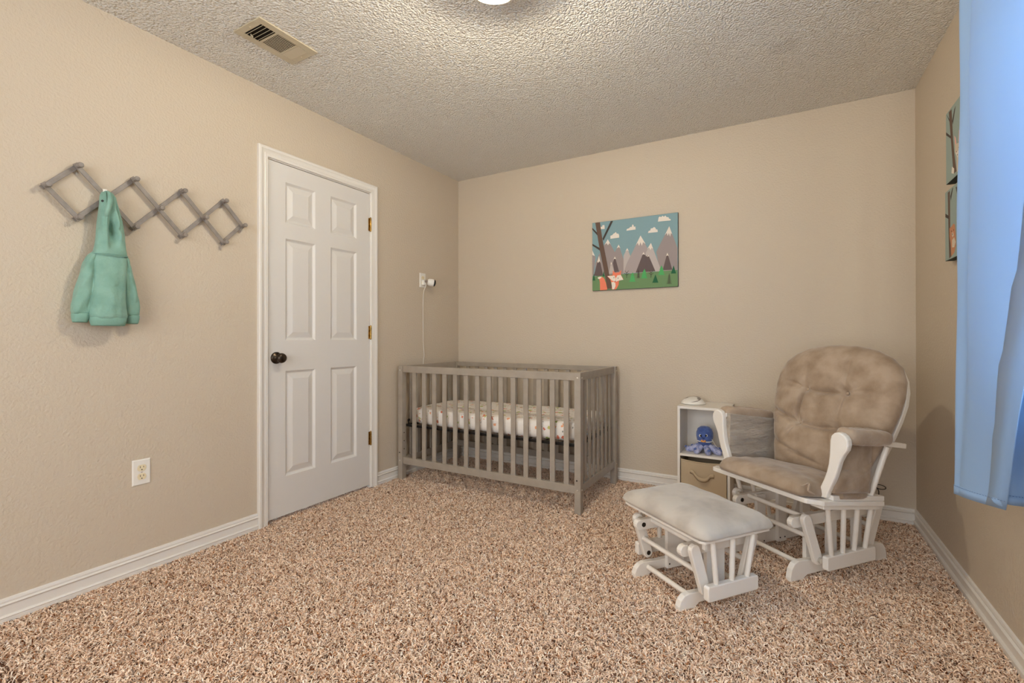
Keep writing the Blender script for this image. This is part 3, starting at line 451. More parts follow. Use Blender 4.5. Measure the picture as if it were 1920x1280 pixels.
# ------------------------------------------------------------------ outlets
def outlet(name, label, o, P):
    """P maps local (a across, z up, d out of the wall) to world"""
    e = empty(name, label, 'electrical outlet', o)
    bm = B()
    def ring(w, h, d): return [P(a, z, d) for a, z in ((-w, -h), (w, -h), (w, h), (-w, h))]
    loft(bm, [ring(0.0355, 0.0575, 0), ring(0.0355, 0.0575, 0.002), ring(0.031, 0.053, 0.0055)]); finish('cover_plate', bm, M_WPLAST, e, bevel=0.001)
    for s in (-1, 1):
        z0 = s*0.0195
        bm = B(); R = []
        for d in (0.005, 0.0072):
            R.append([P(0.0172*math.cos(t)*1.0, z0+max(-0.0138, min(0.0138, 0.0172*math.sin(t))), d) for t in (2*math.pi*i/28 for i in range(28))])
        loft(bm, R); f = finish('receptacle', bm, M_IVORY, e)
        bm = B()
        def slot(a0, a1, b0, b1):
            p = [P(a, z, d) for a in (a0, a1) for z in (b0, b1) for d in (0.0068, 0.0076)]
            mn = [min(q[i] for q in p) for i in range(3)]; mx = [max(q[i] for q in p) for i in range(3)]; box(bm, mn, mx)
        slot(-0.0072, -0.0052, z0+0.000, z0+0.0085); slot(0.0052, 0.0072, z0+0.001, z0+0.0078); slot(-0.0022, 0.0022, z0-0.0098, z0-0.0058)
        finish('slot', bm, M_SLOT, f)
    bm = B(); cyl(bm, P(0, 0, 0.0045), P(0, 0, 0.0066), 0.0028, n=12); finish('screw', bm, M_STEEL, e)
    return e
outlet('wall_outlet', 'white duplex outlet with ivory sockets low on the left wall', (0, -2.403, 0.4435), lambda a, z, d: (d, a, z))
outlet('wall_outlet', 'duplex outlet high on the left wall behind the baby monitor camera', (0, -0.487, 1.505), lambda a, z, d: (d, a, z))

# baby monitor camera and its cord
mon = empty('baby_monitor', 'white baby monitor camera with black lens mounted high beside the corner', 'camera', (0, -0.487, 1.485))
bm = B(); box(bm, (0.0075, -0.016, -0.020), (0.030, 0.016, 0.020)); finish('plug', bm, M_WPLAST, mon, bevel=0.004)
bm = B(); tube(bm, bez([(0.028, 0.0, 0.010), (0.044, 0.004, 0.012), (0.058, 0.008, 0.006)], 8), 0.009, 12); finish('swivel_mount', bm, M_GREYPL, mon, smooth=True)
bm = B(); lathe(bm, (0.052, 0.000, 0.004), (0.95, 1, -0.20), [(0, 0), (0.020, 0.002), (0.028, 0.012), (0.030, 0.030), (0.029, 0.046), (0.025, 0.054), (0, 0.054)], 28); finish('camera_body', bm, M_WPLAST, mon, smooth=True)
dv = Vector((0.95, 1, -0.20)).normalized(); c0 = Vector((0.052, 0.000, 0.004))+dv*0.050
bm = B(); lathe(bm, c0, dv, [(0, 0), (0.0265, 0), (0.0275, 0.004), (0.024, 0.012), (0.014, 0.016), (0, 0.0165)], 28); finish('lens_face', bm, M_BLKPLAST, mon, smooth=True)
bm = B(); lathe(bm, c0+dv*0.015, dv, [(0, 0), (0.008, 0), (0.007, 0.004), (0, 0.005)], 16); finish('lens_ring', bm, M_GREYPL, mon, smooth=True)
bm = B(); tube(bm, bez([(0.030, -0.478, 1.486), (0.034, -0.487, 1.455), (0.012, -0.490, 1.38), (0.008, -0.488, 1.10), (0.008, -0.484, 0.98), (0.009, -0.478, 0.90), (0.008, -0.486, 0.84), (0.008, -0.488, 0.6), (0.012, -0.49, 0.25), (0.022, -0.48, 0.10)], 60), 0.0022, 8)
tag(finish('power_cord', bm, M_WPLAST, smooth=True), 'thin white cord hanging down the left wall from the baby monitor', 'cord')
bm = B(); pts = [(2.994+0.024*math.cos(t), -0.035-0.010*math.cos(t), 0.190+0.012*math.sin(t)) for t in np.linspace(0.4, 2*math.pi+0.2, 22)]
pts = [(2.95, -0.02, 0.24)]+[(2.972, -0.022, 0.212)]+pts[10:]+pts[:10]+[(2.99, -0.02, 0.16), (2.985, -0.018, 0.10), (2.98, -0.02, 0.02), (2.93, -0.03, 0.004)]
tube(bm, bez(pts, 90), 0.0022, 8)
tag(finish('power_cord', bm, M_BLACK, smooth=True), 'black cord loop against the back wall behind the glider chair', 'cord')

# ------------------------------------------------------------------ accordion peg rack and hoodie on the left wall
rack = empty('peg_rack', 'grey wooden accordion peg rack with thirteen pegs on the left wall', 'coat rack', (0, -2.344, 1.640))
ry = lambda y: y+2.344
RZM, RZT, RZB = 0.0, 0.105, -0.105
mid = [(ry(-2.728+0.192*k), RZM) for k in range(5)]; top = [(ry(-2.632+0.192*k), RZT) for k in range(4)]; bot = [(ry(-2.632+0.192*k), RZB) for k in range(4)]
def bar(a, b, x):
    a = Vector((x, a[0], a[1])); b = Vector((x, b[0], b[1])); d = (b-a).normalized()*0.013
    bm = B(); obox(bm, a-d, b+d, 0.0175, 0.008, (1, 0, 0)); finish('lattice_slat', bm, M_RACK, rack, bevel=0.001)
for a, b in [(mid[0], top[0])]+[(bot[k], top[k+1]) for k in range(3)]+[(bot[3], mid[4])]: bar(a, b, 0.0115)
for a, b in [(mid[0], bot[0])]+[(top[k], bot[k+1]) for k in range(3)]+[(top[3], mid[4])]: bar(a, b, 0.0225)
for (y, z) in mid+top+bot:
    bm = B(); lathe(bm, (0.0, y, z), (1, 0, 0), [(0, 0), (0.0075, 0), (0.0075, 0.0265), (0.0085, 0.030), (0.0060, 0.034), (0.0055, 0.042), (0.0095, 0.048), (0.0110, 0.054), (0.0090, 0.060), (0, 0.062)], 16)
    finish('peg', bm, M_RACK, rack, smooth=True)

hood = empty('hoodie', 'small mint green hooded sweatshirt hanging from the peg rack', 'sweatshirt', (0.0, -2.536, 1.64))
def cloth(name, rings, m, parent, fold=None, nseg=56, e=0.78):
    """rings: (z, yc, half_w, xc, half_d) local to the hoodie; fold(z, t, k) pushes the cloth in or out"""
    bm = B(); R = []
    for k, (z, yc, hw, xc, hd) in enumerate(rings):
        r = []
        for i in range(nseg):
            t = 2*math.pi*i/nseg; c, s = math.cos(t), math.sin(t)
            y = math.copysign(abs(c)**e, c)*hw; x = math.copysign(abs(s)**e, s)*hd
            if fold: f = fold(z, t, k/(len(rings)-1)); x += f*s; y += f*0.6*c
            r.append((max(0.002, xc+x), yc+y, z))
        R.append(r)
    loft(bm, R); return finish(name, bm, m, parent, smooth=True, angle=180)
def interp(keys, n):
    """smooth interpolation of ring keys from top to bottom"""
    out = []; z0, z1 = keys[0][0], keys[-1][0]; K = np.array(keys)
    for i in range(n):
        z = z0+(z1-z0)*i/(n-1); j = 0
        while j < len(keys)-2 and not (keys[j][0] >= z >= keys[j+1][0]): j += 1
        a, b = K[j], K[j+1]; t = 0 if a[0] == b[0] else (z-a[0])/(b[0]-a[0])
        p = K[max(j-1, 0)]; q = K[min(j+2, len(keys)-1)]
        v = 0.5*(2*a+(b-p)*t+(2*p-5*a+4*b-q)*t*t+(3*a-p-3*b+q)*t**3); v[0] = z; out.append(tuple(float(u) for u in v))
    return out
def G(x, c, w): return math.exp(-((x-c)/w)**2)
y_ = lambda y: y+2.536; z_ = lambda z: z-1.64
body_keys = [(z_(1.408), y_(-2.538), 0.050, 0.052, 0.022), (z_(1.395), y_(-2.538), 0.057, 0.056, 0.029), (z_(1.34), y_(-2.541), 0.057, 0.064, 0.036), (z_(1.25), y_(-2.546), 0.056, 0.070, 0.038), (z_(1.18), y_(-2.549), 0.059, 0.073, 0.040), (z_(1.135), y_(-2.549), 0.062, 0.074, 0.042), (z_(1.126), y_(-2.549), 0.058, 0.072, 0.038), (z_(1.120), y_(-2.549), 0.055, 0.070, 0.034)]
cloth('sweatshirt_body', interp(body_keys, 44), M_TEAL, hood, lambda z, t, k: 0.0016*math.sin(t*7+k*6)*k+0.0022*math.sin(t*3-k*4)*k-0.004*G(t, 1.15+0.25*k, 0.10)*k+0.003*G(t, 1.45+0.2*k, 0.16)*k-0.003*G(k, 0.86, 0.02)*G(t, 1.2, 0.5))
hem = [(z_(1.134), y_(-2.549), 0.0585, 0.0725, 0.0385), (z_(1.130), y_(-2.549), 0.0605, 0.073, 0.0405), (z_(1.116), y_(-2.549), 0.0595, 0.072, 0.0400), (z_(1.103), y_(-2.548), 0.0560, 0.070, 0.0375), (z_(1.0975), y_(-2.548), 0.0540, 0.069, 0.0355), (z_(1.0975), y_(-2.548), 0.0510, 0.069, 0.0320), (z_(1.112), y_(-2.548), 0.050, 0.069, 0.031)]
cloth('hem_band', hem, M_TEAL_RIB, hood)
for side, keys, cz in ((-1, [(z_(1.404), y_(-2.584), 0.006, 0.052, 0.014), (z_(1.392), y_(-2.588), 0.016, 0.051, 0.025), (z_(1.36), y_(-2.596), 0.023, 0.050, 0.033), (z_(1.29), y_(-2.609), 0.029, 0.050, 0.037), (z_(1.21), y_(-2.620), 0.031, 0.048, 0.036), (z_(1.155), y_(-2.627), 0.030, 0.046, 0.033), (z_(1.144), y_(-2.629), 0.026, 0.046, 0.028)], 1.0),
                       (1, [(z_(1.404), y_(-2.492), 0.006, 0.052, 0.014), (z_(1.388), y_(-2.490), 0.014, 0.051, 0.024), (z_(1.355), y_(-2.485), 0.020, 0.050, 0.031), (z_(1.29), y_(-2.476), 0.026, 0.048, 0.035), (z_(1.20), y_(-2.464), 0.028, 0.046, 0.034), (z_(1.152), y_(-2.458), 0.027, 0.046, 0.031), (z_(1.142), y_(-2.457), 0.023, 0.046, 0.027)], 1.0)):
    sl = cloth('sleeve', interp(keys, 34), M_TEAL, hood, lambda z, t, k: 0.0030*math.sin(t*2+k*9)+0.0016*math.sin(t*5-k*17)-0.006*G(t, 1.5+0.3*side*k, 0.18)*math.sin(math.pi*k)**0.5-0.0035*G(k, 0.16, 0.03))
    yc, hw, xc, hd = keys[-1][1:]
    cloth('cuff', [(keys[-1][0]+0.004, yc, hw, xc, hd-0.001), (keys[-1][0], yc, hw+0.0025, xc, hd+0.002), (keys[-1][0]-0.014, yc+0.001*side, hw+0.001, xc, hd), (keys[-1][0]-0.030, yc+0.002*side, hw-0.003, xc-0.001, hd-0.004), (keys[-1][0]-0.034, yc+0.002*side, hw-0.005, xc-0.001, hd-0.006), (keys[-1][0]-0.030, yc+0.002*side, hw-0.009, xc-0.001, hd-0.009)], M_TEAL_RIB, sl)
def hoodfold(z, t, k):
    # hood opening folded into a deep crease on the room-facing side, cloth bunched around it
    d = t-(1.78-0.25*k)
    f = -0.040*G(d, 0.02, 0.26)*G(k, 0.62, 0.20)           # dark cavity
    f += 0.010*G(d, 0.34, 0.16)*G(k, 0.55, 0.35)            # left lip
    f += 0.013*G(d, -0.36, 0.18)*G(k, 0.45, 0.22)           # right bunch
    f -= 0.012*G(d, -0.62, 0.10)*G(k, 0.36, 0.12)
    f += 0.010*G(d, -0.30, 0.22)*G(k, 0.72, 0.08)
    f -= 0.010*G(d, -0.42, 0.20)*G(k, 0.60, 0.035)
    f -= 0.009*G(d, 0.0, 0.11)*G(k, 0.16, 0.14)
    return f+0.0016*math.sin(t*6+k*11)
hk = [(z_(1.664), y_(-2.545), 0.005, 0.046, 0.006), (z_(1.658), y_(-2.544), 0.016, 0.047, 0.017), (z_(1.640), y_(-2.542), 0.025, 0.049, 0.026), (z_(1.60), y_(-2.540), 0.031, 0.051, 0.031), (z_(1.54), y_(-2.537), 0.039, 0.054, 0.035), (z_(1.47), y_(-2.536), 0.047, 0.057, 0.037), (z_(1.42), y_(-2.537), 0.053, 0.058, 0.036), (z_(1.394), y_(-2.538), 0.057, 0.058, 0.034)]
hd = cloth('hood', interp(hk, 70), M_TEAL, hood, hoodfold, nseg=110)
bm = B(); P = bez([(0.072, y_(-2.552), z_(1.657)), (0.084, y_(-2.549), z_(1.644)), (0.092, y_(-2.550), z_(1.615)), (0.093, y_(-2.555), z_(1.585)), (0.090, y_(-2.560), z_(1.560)), (0.080, y_(-2.556), z_(1.546))], 20)
tube(bm, P, [0.003+0.0062*math.sin(math.pi*min(1, max(0, i/20)))**0.6 for i in range(21)], 14); finish('hood_roll', bm, M_TEAL, hd, smooth=True)
bm = B(); tube(bm, [(0.057+0.0385*abs(math.sin(t))**0.78+0.0005, y_(-2.538)+math.copysign(abs(math.cos(t))**0.78, math.cos(t))*0.0585, z_(1.396)-0.005*math.sin(t)) for t in np.linspace(0.02, math.pi-0.02, 40)], 0.0020, 8); finish('neck_seam', bm, M_TEAL_RIB, hd, smooth=True)
bm = B(); lathe(bm, (0.0665, y_(-2.566), z_(1.614)), (0.7, -0.7, 0.1), [(0, 0), (0.0050, 0), (0.0045, 0.002), (0.0022, 0.0024), (0, 0.0024)], 16); finish('eyelet', bm, M_BLACK, hd, smooth=True)
bm = B(); box(bm, (0.052, y_(-2.560), z_(1.650)), (0.0535, y_(-2.546), z_(1.668))); finish('size_tag', bm, M_WPLAST, hd)

# ------------------------------------------------------------------ crib
crib = empty('baby_crib', 'grey painted wooden slatted baby crib standing in the corner', 'crib', (0.748, -0.436, 0))
X0c, X1c, Y0c, Y1c = 0.032-0.748, 1.474-0.748, -0.800+0.436, -0.075+0.436
PW, PD = 0.040, 0.046; ZT, ZR, ZL0, ZL1 = 0.836, 0.788, 0.112, 0.161
for x in (X0c, X1c-PW):
    for y in (Y0c, Y1c-PD):
        bm = B(); box(bm, (x, y, -0.008), (x+PW, y+PD, ZT)); leg = finish('leg', bm, M_GREYWOOD, crib, bevel=0.0025)
        for z in (0.805, 0.137):
            bm = B(); lathe(bm, (x+PW/2, y if y == Y0c else y+PD, z), (0, -1 if y == Y0c else 1, 0), [(0, 0), (0.0055, 0), (0.0048, 0.002), (0.002, 0.0028), (0, 0.0028)], 14); finish('bolt', bm, M_STEEL, leg, smooth=True)
            bm = B(); lathe(bm, (x if x == X0c else x+PW, y+PD/2, z), (-1 if x == X0c else 1, 0, 0), [(0, 0), (0.0055, 0), (0.0048, 0.002), (0.002, 0.0028), (0, 0.0028)], 14); finish('bolt', bm, M_STEEL, leg, smooth=True)
        bm = B(); lathe(bm, (x+PW/2-0.004, y if y == Y0c else y+PD, 0.195), (0, -1 if y == Y0c else 1, 0), [(0, -0.001), (0.0045, -0.001), (0.0045, 0.0004), (0, 0.0004)], 14); finish('bolt_hole', bm, M_BLKPLAST, leg)
        for z in (0.22, 0.28, 0.34):
            bm = B(); xs = x+PW if x == X0c else x; lathe(bm, (xs, y+PD/2, z), (1 if x == X0c else -1, 0, 0), [(0, -0.001), (0.004, -0.001), (0.004, 0.0004), (0, 0.0004)], 12); finish('bolt_hole', bm, M_BLKPLAST, leg)
# rails and slats: front and back
for y0 in (Y0c+0.010, Y1c-0.036):
    bm = B(); box(bm, (X0c+PW, y0, ZR if y0 < 0 else 0.800), (X1c-PW, y0+0.026, ZT-0.001)); finish('top_rail', bm, M_GREYWOOD, crib, bevel=0.002)
    bm = B(); box(bm, (X0c+PW, y0, ZL0), (X1c-PW, y0+0.026, ZL1)); finish('bottom_rail', bm, M_GREYWOOD, crib, bevel=0.002)
    for k in range(14):
        x = 0.172-0.748+0.0925*k; bm = B(); box(bm, (x-0.0165, y0+0.007, ZL1-0.002), (x+0.0165, y0+0.019, ZR+0.014)); finish('slat', bm, M_GREYWOOD, crib, bevel=0.0015)
for x0 in (X0c+0.008, X1c-0.032):
    bm = B(); box(bm, (x0, Y0c+PD, ZR), (x0+0.024, Y1c-PD, ZT-0.001)); finish('top_rail', bm, M_GREYWOOD, crib, bevel=0.002)
    bm = B(); box(bm, (x0, Y0c+PD, ZL0), (x0+0.024, Y1c-PD, ZL1)); finish('bottom_rail', bm, M_GREYWOOD, crib, bevel=0.002)
    for k in range(7):
        y = Y0c+PD+(Y1c-Y0c-2*PD)*(k+1)/8; bm = B(); box(bm, (x0+0.006, y-0.0165, ZL1-0.002), (x0+0.018, y+0.0165, ZR+0.002)); finish('slat', bm, M_GREYWOOD, crib, bevel=0.0015)
# black metal mattress support
MX0, MX1, MY0, MY1 = 0.075-0.748, 1.430-0.748, -0.748+0.436, -0.118+0.436
sup = None
bm = B(); zf = 0.392
for a, b in (((MX0, MY0), (MX1, MY0)), ((MX0, MY1), (MX1, MY1)), ((MX0, MY0), (MX0, MY1)), ((MX1, MY0), (MX1, MY1))): obox(bm, (*a, zf), (*b, zf), 0.022, 0.016)
for k in range(1, 12): x = MX0+(MX1-MX0)*k/12; obox(bm, (x, MY0, zf+0.002), (x, MY1, zf+0.002), 0.012, 0.003)
for k in range(1, 5): y = MY0+(MY1-MY0)*k/5; obox(bm, (MX0, y, zf+0.001), (MX1, y, zf+0.001), 0.006, 0.003)
sup = finish('mattress_support', bm, M_BLACK, crib)
for x, xe in ((MX0, X0c+PW), (MX1, X1c-PW)):
    for y in (MY0+0.02, MY1-0.02):
        bm = B(); sgn = 1 if xe > x else -1
        obox(bm, (x, y, zf), (xe+0.000, y-0.006 if y < 0 else y+0.006, zf+0.038), 0.018, 0.006); cyl(bm, (xe-0.004*0, y, zf+0.036), (xe+0.005*(-sgn), y, zf+0.036), 0.010, n=16); finish('support_bracket', bm, M_BLACK, sup)
# mattress with fitted sheet
def rounded_block(bm, hx, hy, z0, z1, r=0.05, n=96, crown=0.0, puff=0.0, layers=14, p=7.0, wob=0.0):
    """soft block with rounded plan and edges"""
    R = []
    hz = (z1-z0)/2; zc = (z0+z1)/2
    prof = []
    for k in range(layers+1):
        a = -math.pi/2+math.pi*k/layers; prof.append((math.copysign(abs(math.cos(a))**0.55, 1), math.copysign(abs(math.sin(a))**0.75, a)))
    for c, s in prof:
        r_ = []
        inset = (1-c)*min(hz*1.2, 0.05)
        for i in range(n):
            t = 2*math.pi*i/n; ct, st = math.cos(t), math.sin(t)
            q = (abs(ct)**p+abs(st)**p)**(-1/p)
            r_.append(((hx-inset)*ct*q, (hy-inset)*st*q, zc+s*hz+wob*math.sin(t*9+s*3)))
        R.append(r_)
    V = [[bm.verts.new(v) for v in r_] for r_ in R]
    for A, C in zip(V, V[1:]):
        for i in range(n): bm.faces.new((A[i], A[(i+1) % n], C[(i+1) % n], C[i]))
    for ring, sgn in ((V[0], -1), (V[-1], 1)):
        prev = ring; z = ring[0].co.z
        for f in (0.93, 0.82, 0.66, 0.45, 0.22):
            cur = [bm.verts.new((v.co.x*f, v.co.y*f, v.co.z+sgn*crown*(1-f**2))) for v in ring]
            for i in range(n): bm.faces.new((prev[i], prev[(i+1) % n], cur[(i+1) % n], cur[i]))
            prev = cur
        bm.faces.new(prev)
matt = empty('crib_mattress', 'crib mattress in a white sheet printed with orange foxes and green trees', 'mattress', (0.748, -0.433, 0.401))
bm = B(); rounded_block(bm, 0.672, 0.306, 0.0, 0.118, wob=0.002, p=9)
finish('fitted_sheet', bm, M_SHEET, matt, smooth=True, angle=180)

# ------------------------------------------------------------------ wall pictures
def picture(name, label, loc, rz, w, h, bg, polys, thick=0.018):
    """canvas hanging in its local xz plane, front facing -y"""
    e = empty(name, label, 'picture', loc, rz)
    bm = B(); box(bm, (0, -thick, 0), (w, 0, h)); finish('canvas', bm, M_CANVAS_EDGE, e, bevel=0.001)
    names = [bg]+sorted({c for c, _ in polys if c != bg}); idx = {c: i for i, c in enumerate(names)}
    bm = B(); yf = -thick-0.0004
    f = bm.faces.new([bm.verts.new(p) for p in ((0.001, yf, 0.001), (w-0.001, yf, 0.001), (w-0.001, yf, h-0.001), (0.001, yf, h-0.001))]); f.material_index = 0
    for k, (c, pts) in enumerate(polys):
        yk = yf-0.00003*(k+1); vs = [bm.verts.new((0.001+u*(w-0.002), yk, 0.001+v*(h-0.002))) for u, v in pts]
        es = [bm.edges.new((vs[i], vs[(i+1) % len(vs)])) for i in range(len(vs))]
        r = bmesh.ops.triangle_fill(bm, edges=es, use_beauty=True)
        for g in r['geom']:
            if isinstance(g, bmesh.types.BMFace):
                g.material_index = idx[c]; g.normal_update()
                if g.normal.y > 0: g.normal_flip()
    finish('printed_picture', bm, [ART[c] for c in names], e, recalc=False)
    return e
picture('canvas_picture', 'large canvas print of snowy mountains and an orange fox on the back wall', (1.264, -0.001, 1.397), 0, 0.622, 0.514, 'sky', ART_LARGE)
picture('canvas_picture', 'small canvas of a rabbit by a tree, upper of two beside the curtain', (W-0.001, -0.70, 1.708), -math.pi/2, 0.305, 0.307, 'sky2', ART_RABBIT, 0.030)
picture('canvas_picture', 'small canvas of a bear between trees, lower of two beside the curtain', (W-0.001, -0.685, 1.378), -math.pi/2, 0.305, 0.300, 'sky2', ART_BEAR, 0.030)

# ------------------------------------------------------------------ cubby, fabric bin, sound machine, octopus
cub = empty('cube_organizer', 'small white two cube shelf standing between the crib and the chair', 'shelf', (2.0825, -0.150, 0))
hx, y0, y1, zt = 0.1525, -0.142, 0.143, 0.610; t = 0.0155
for sx in (-1, 1):
    bm = B(); x = sx*hx; box(bm, (min(x, x-sx*t), y0, -0.008), (max(x, x-sx*t), y1, zt-0.016)); finish('side_panel', bm, M_CUBBY, cub, bevel=0.0008)
bm = B(); box(bm, (-hx, y0, zt-0.016), (hx, y1, zt)); finish('top_panel', bm, M_CUBBY, cub, bevel=0.0008)
bm = B(); box(bm, (-hx+t, y0+0.002, 0.296), (hx-t, y1-0.004, 0.311)); finish('middle_shelf', bm, M_CUBBY, cub, bevel=0.0008)
bm = B(); box(bm, (-hx+t, y0+0.002, 0.018), (hx-t, y1-0.004, 0.033)); finish('bottom_shelf', bm, M_CUBBY, cub, bevel=0.0008)
bm = B(); box(bm, (-hx+t, y1-0.010, 0.033), (hx-t, y1-0.006, zt-0.016)); finish('back_panel', bm, M_CUBBY, cub)
bm = B(); box(bm, (-hx+t, y1-0.022, zt-0.060), (hx-t, y1-0.0105, zt-0.016)); finish('back_strip', bm, M_CUBBY, cub, bevel=0.0008)
fbin = empty('fabric_bin', 'tan fabric storage bin with a strap handle in the lower cube', 'storage bin', (2.0825, -0.150, 0.0335))
bm = B(); bw, bh = 0.131, 0.243; hy0, hy1 = -0.136, 0.125; n = 14
def binwall(bm, P, n=12):
    # wall sheet with slight sag
    V = [[bm.verts.new(P(i/n, j/n)) for i in range(n+1)] for j in range(n+1)]
    for j in range(n):
        for i in range(n): bm.faces.new((V[j][i], V[j][i+1], V[j+1][i+1], V[j+1][i]))
sag = lambda u, v: -0.010*math.sin(math.pi*u)*v**3
binwall(bm, lambda u, v: (-bw+2*bw*u, hy0+0.004*math.sin(math.pi*u)*math.sin(math.pi*v), bh*v+sag(u, v)))
binwall(bm, lambda u, v: (-bw+2*bw*u, hy1, bh*v)); binwall(bm, lambda u, v: (-bw, hy0+(hy1-hy0)*u, bh*v)); binwall(bm, lambda u, v: (bw, hy0+(hy1-hy0)*u, bh*v))
binwall(bm, lambda u, v: (-bw+2*bw*u, hy0+(hy1-hy0)*v, 0.001))
bmesh.ops.remove_doubles(bm, verts=bm.verts[:], dist=1e-4)
o = finish('bin_body', bm, M_BIN, fbin, smooth=True); md = o.modifiers.new('th', 'SOLIDIFY'); md.thickness = 0.003; md.offset = 0
bm = B(); tube(bm, [(-bw+2*bw*u, hy0-0.002, bh-0.004+sag(u, 1)) for u in np.linspace(0, 1, 16)], 0.0032, 8); finish('bin_rim', bm, M_BIN, fbin, smooth=True)
bm = B(); P = bez([(-0.078, hy0-0.003, 0.170), (-0.060, hy0-0.006, 0.166), (-0.045, hy0-0.014, 0.150), (-0.020, hy0-0.022, 0.133), (0.010, hy0-0.022, 0.130), (0.032, hy0-0.016, 0.142), (0.042, hy0-0.008, 0.155), (0.062, hy0-0.003, 0.157)], 36)
V0 = [bm.verts.new((p.x, p.y, p.z+0.013)) for p in P]; V1 = [bm.verts.new((p.x, p.y-0.004, p.z)) for p in P]; V2 = [bm.verts.new((p.x, p.y, p.z-0.013)) for p in P]
for i in range(len(P)-1): bm.faces.new((V0[i], V0[i+1], V1[i+1], V1[i])); bm.faces.new((V1[i], V1[i+1], V2[i+1], V2[i]))
o = finish('strap_handle', bm, M_BIN, fbin, smooth=True); md = o.modifiers.new('th', 'SOLIDIFY'); md.thickness = 0.003
snd = empty('sound_machine', 'round white sound machine with grey speaker ring on top of the white shelf', 'sound machine', (2.004, -0.150, 0.610), 0.15)
bm = B(); lathe(bm, (0, 0, 0.0005), (0, 0, 1), [(0, 0), (0.066, 0), (0.074, 0.003), (0.074, 0.007), (0.066, 0.018), (0.052, 0.030), (0.040, 0.035)]+[(0, 0.035)], 48); o = finish('machine_body', bm, M_WPLAST, snd, smooth=True, angle=60); o.scale = (1.05, 0.9, 1)
bm = B(); lathe(bm, (-0.006, -0.008, 0.0275), (-0.12, -0.25, 1), [(0.036, 0), (0.053, 0), (0.052, 0.004), (0.038, 0.009), (0.034, 0.008)], 48); finish('speaker_ring', bm, M_GREYPL, snd, smooth=True)
bm = B(); lathe(bm, (-0.006, -0.006, 0.0330), (-0.12, -0.25, 1), [(0, 0), (0.033, 0), (0.032, 0.004), (0.024, 0.0065), (0, 0.0075)], 36); finish('control_dial', bm, M_WPLAST, snd, smooth=True)
bm = B(); lathe(bm, (-0.044, -0.024, 0.0300), (-0.2, -0.3, 1), [(0, 0), (0.007, 0), (0.006, 0.0035), (0, 0.0042)], 16); finish('button', bm, M_WPLAST, snd, smooth=True)

octo = empty('plush_octopus', 'blue plush octopus with big eyes sitting on the white shelf', 'stuffed toy', (2.080, -0.200, 0.3112), math.radians(-6))
bm = B(); lathe(bm, (0, 0, 0.028), (0, 0, 1), [(0, 0), (0.026, 0.004), (0.036, 0.022), (0.046, 0.050), (0.0515, 0.080), (0.0505, 0.102), (0.043, 0.124), (0.026, 0.138), (0, 0.142)], 40); finish('head', bm, M_OCTO, octo, smooth=True, angle=180)
for k in range(8):
    a = math.radians(-90+45*k+22.5); r = 0.098+0.008*math.sin(k*2.3)
    if -0.2 < math.sin(a) and r > 0.09: r = 0.080
    d = Vector((math.cos(a), math.sin(a)*0.72, 0)); nrm = Vector((-math.sin(a), math.cos(a), 0))
    pts = bez([d*0.016+Vector((0, 0, 0.048)), d*0.045+Vector((0, 0, 0.040)), d*0.075+Vector((0, 0, 0.022)), d*r+Vector((0, 0, 0.018)), d*(r+0.012)+nrm*0.004+Vector((0, 0, 0.020))], 12)
    bm = B(); tube(bm, pts, [0.012, 0.014, 0.0155, 0.0165, 0.017, 0.0175, 0.018, 0.0185, 0.019, 0.0185, 0.017, 0.013, 0.006], 14); tn = finish('tentacle', bm, M_OCTO2, octo, smooth=True)
    bm = B(); e = pts[-3]; lathe(bm, e+Vector((d.x*0.006, d.y*0.006, 0.012)), (d.x*0.7, d.y*0.7, 0.75), [(0, 0), (0.009, 0.001), (0.0095, 0.005), (0.006, 0.0075), (0, 0.008)], 14); finish('patch', bm, M_OCTO, tn, smooth=True)
fd = Vector((0.07, -1, 0)).normalized(); sd = Vector((1, 0.07, 0)).normalized()
for s, zz in ((-0.0155, 0.114), (0.0145, 0.118)):
    c = fd*0.0465+sd*s+Vector((0, 0, zz)); bm = B(); lathe(bm, c-fd*0.002, fd, [(0, 0), (0.0105, 0), (0.0095, 0.003), (0.005, 0.0048), (0, 0.005)], 20); ey = finish('eye', bm, M_WPLAST, octo, smooth=True)
    bm = B(); lathe(bm, c+fd*0.0028+sd*0.001, fd, [(0, 0), (0.0062, 0), (0.005, 0.0022), (0, 0.0028)], 16); finish('pupil', bm, M_BLKPLAST, ey, smooth=True)
bm = B(); tube(bm, [fd*0.051+sd*x+Vector((0, 0, 0.100+abs(x)*0.35)) for x in np.linspace(-0.008, 0.008, 9)], 0.0016, 6); finish('mouth', bm, M_BLKPLAST, octo, smooth=True)
bm = B()
for s in (-1, 1): lathe(bm, fd*0.050+Vector((0, 0, 0.080)), sd*s+Vector((0, 0, 0.25)), [(0, 0), (0.005, 0.002), (0.008, 0.009), (0.007, 0.014), (0, 0.016)], 14)
lathe(bm, fd*0.050+Vector((0, 0, 0.080)), fd, [(0, -0.003), (0.006, 0), (0.005, 0.007), (0, 0.008)], 14); finish('bow', bm, M_YELLOW, octo, smooth=True)
bm = B(); tube(bm, [(0.0475*math.cos(t), 0.0475*math.sin(t), 0.077) for t in np.linspace(0, 2*math.pi, 33)], 0.003, 8); finish('collar', bm, M_WPLAST, octo, smooth=True)
bm = B(); obox(bm, (0.048, -0.018, 0.092), (0.076, -0.022, 0.052), 0.002, 0.012, (0, -1, 0)); finish('tag', bm, M_WPLAST, octo)
bm = B(); lathe(bm, (-0.036, -0.006, 0.142), (-0.8, -0.25, 0.9), [(0, -0.006), (0.014, -0.004), (0.015, 0.003), (0.010, 0.008), (0, 0.010)], 20); finish('white_patch', bm, M_WPLAST, octo, smooth=True)

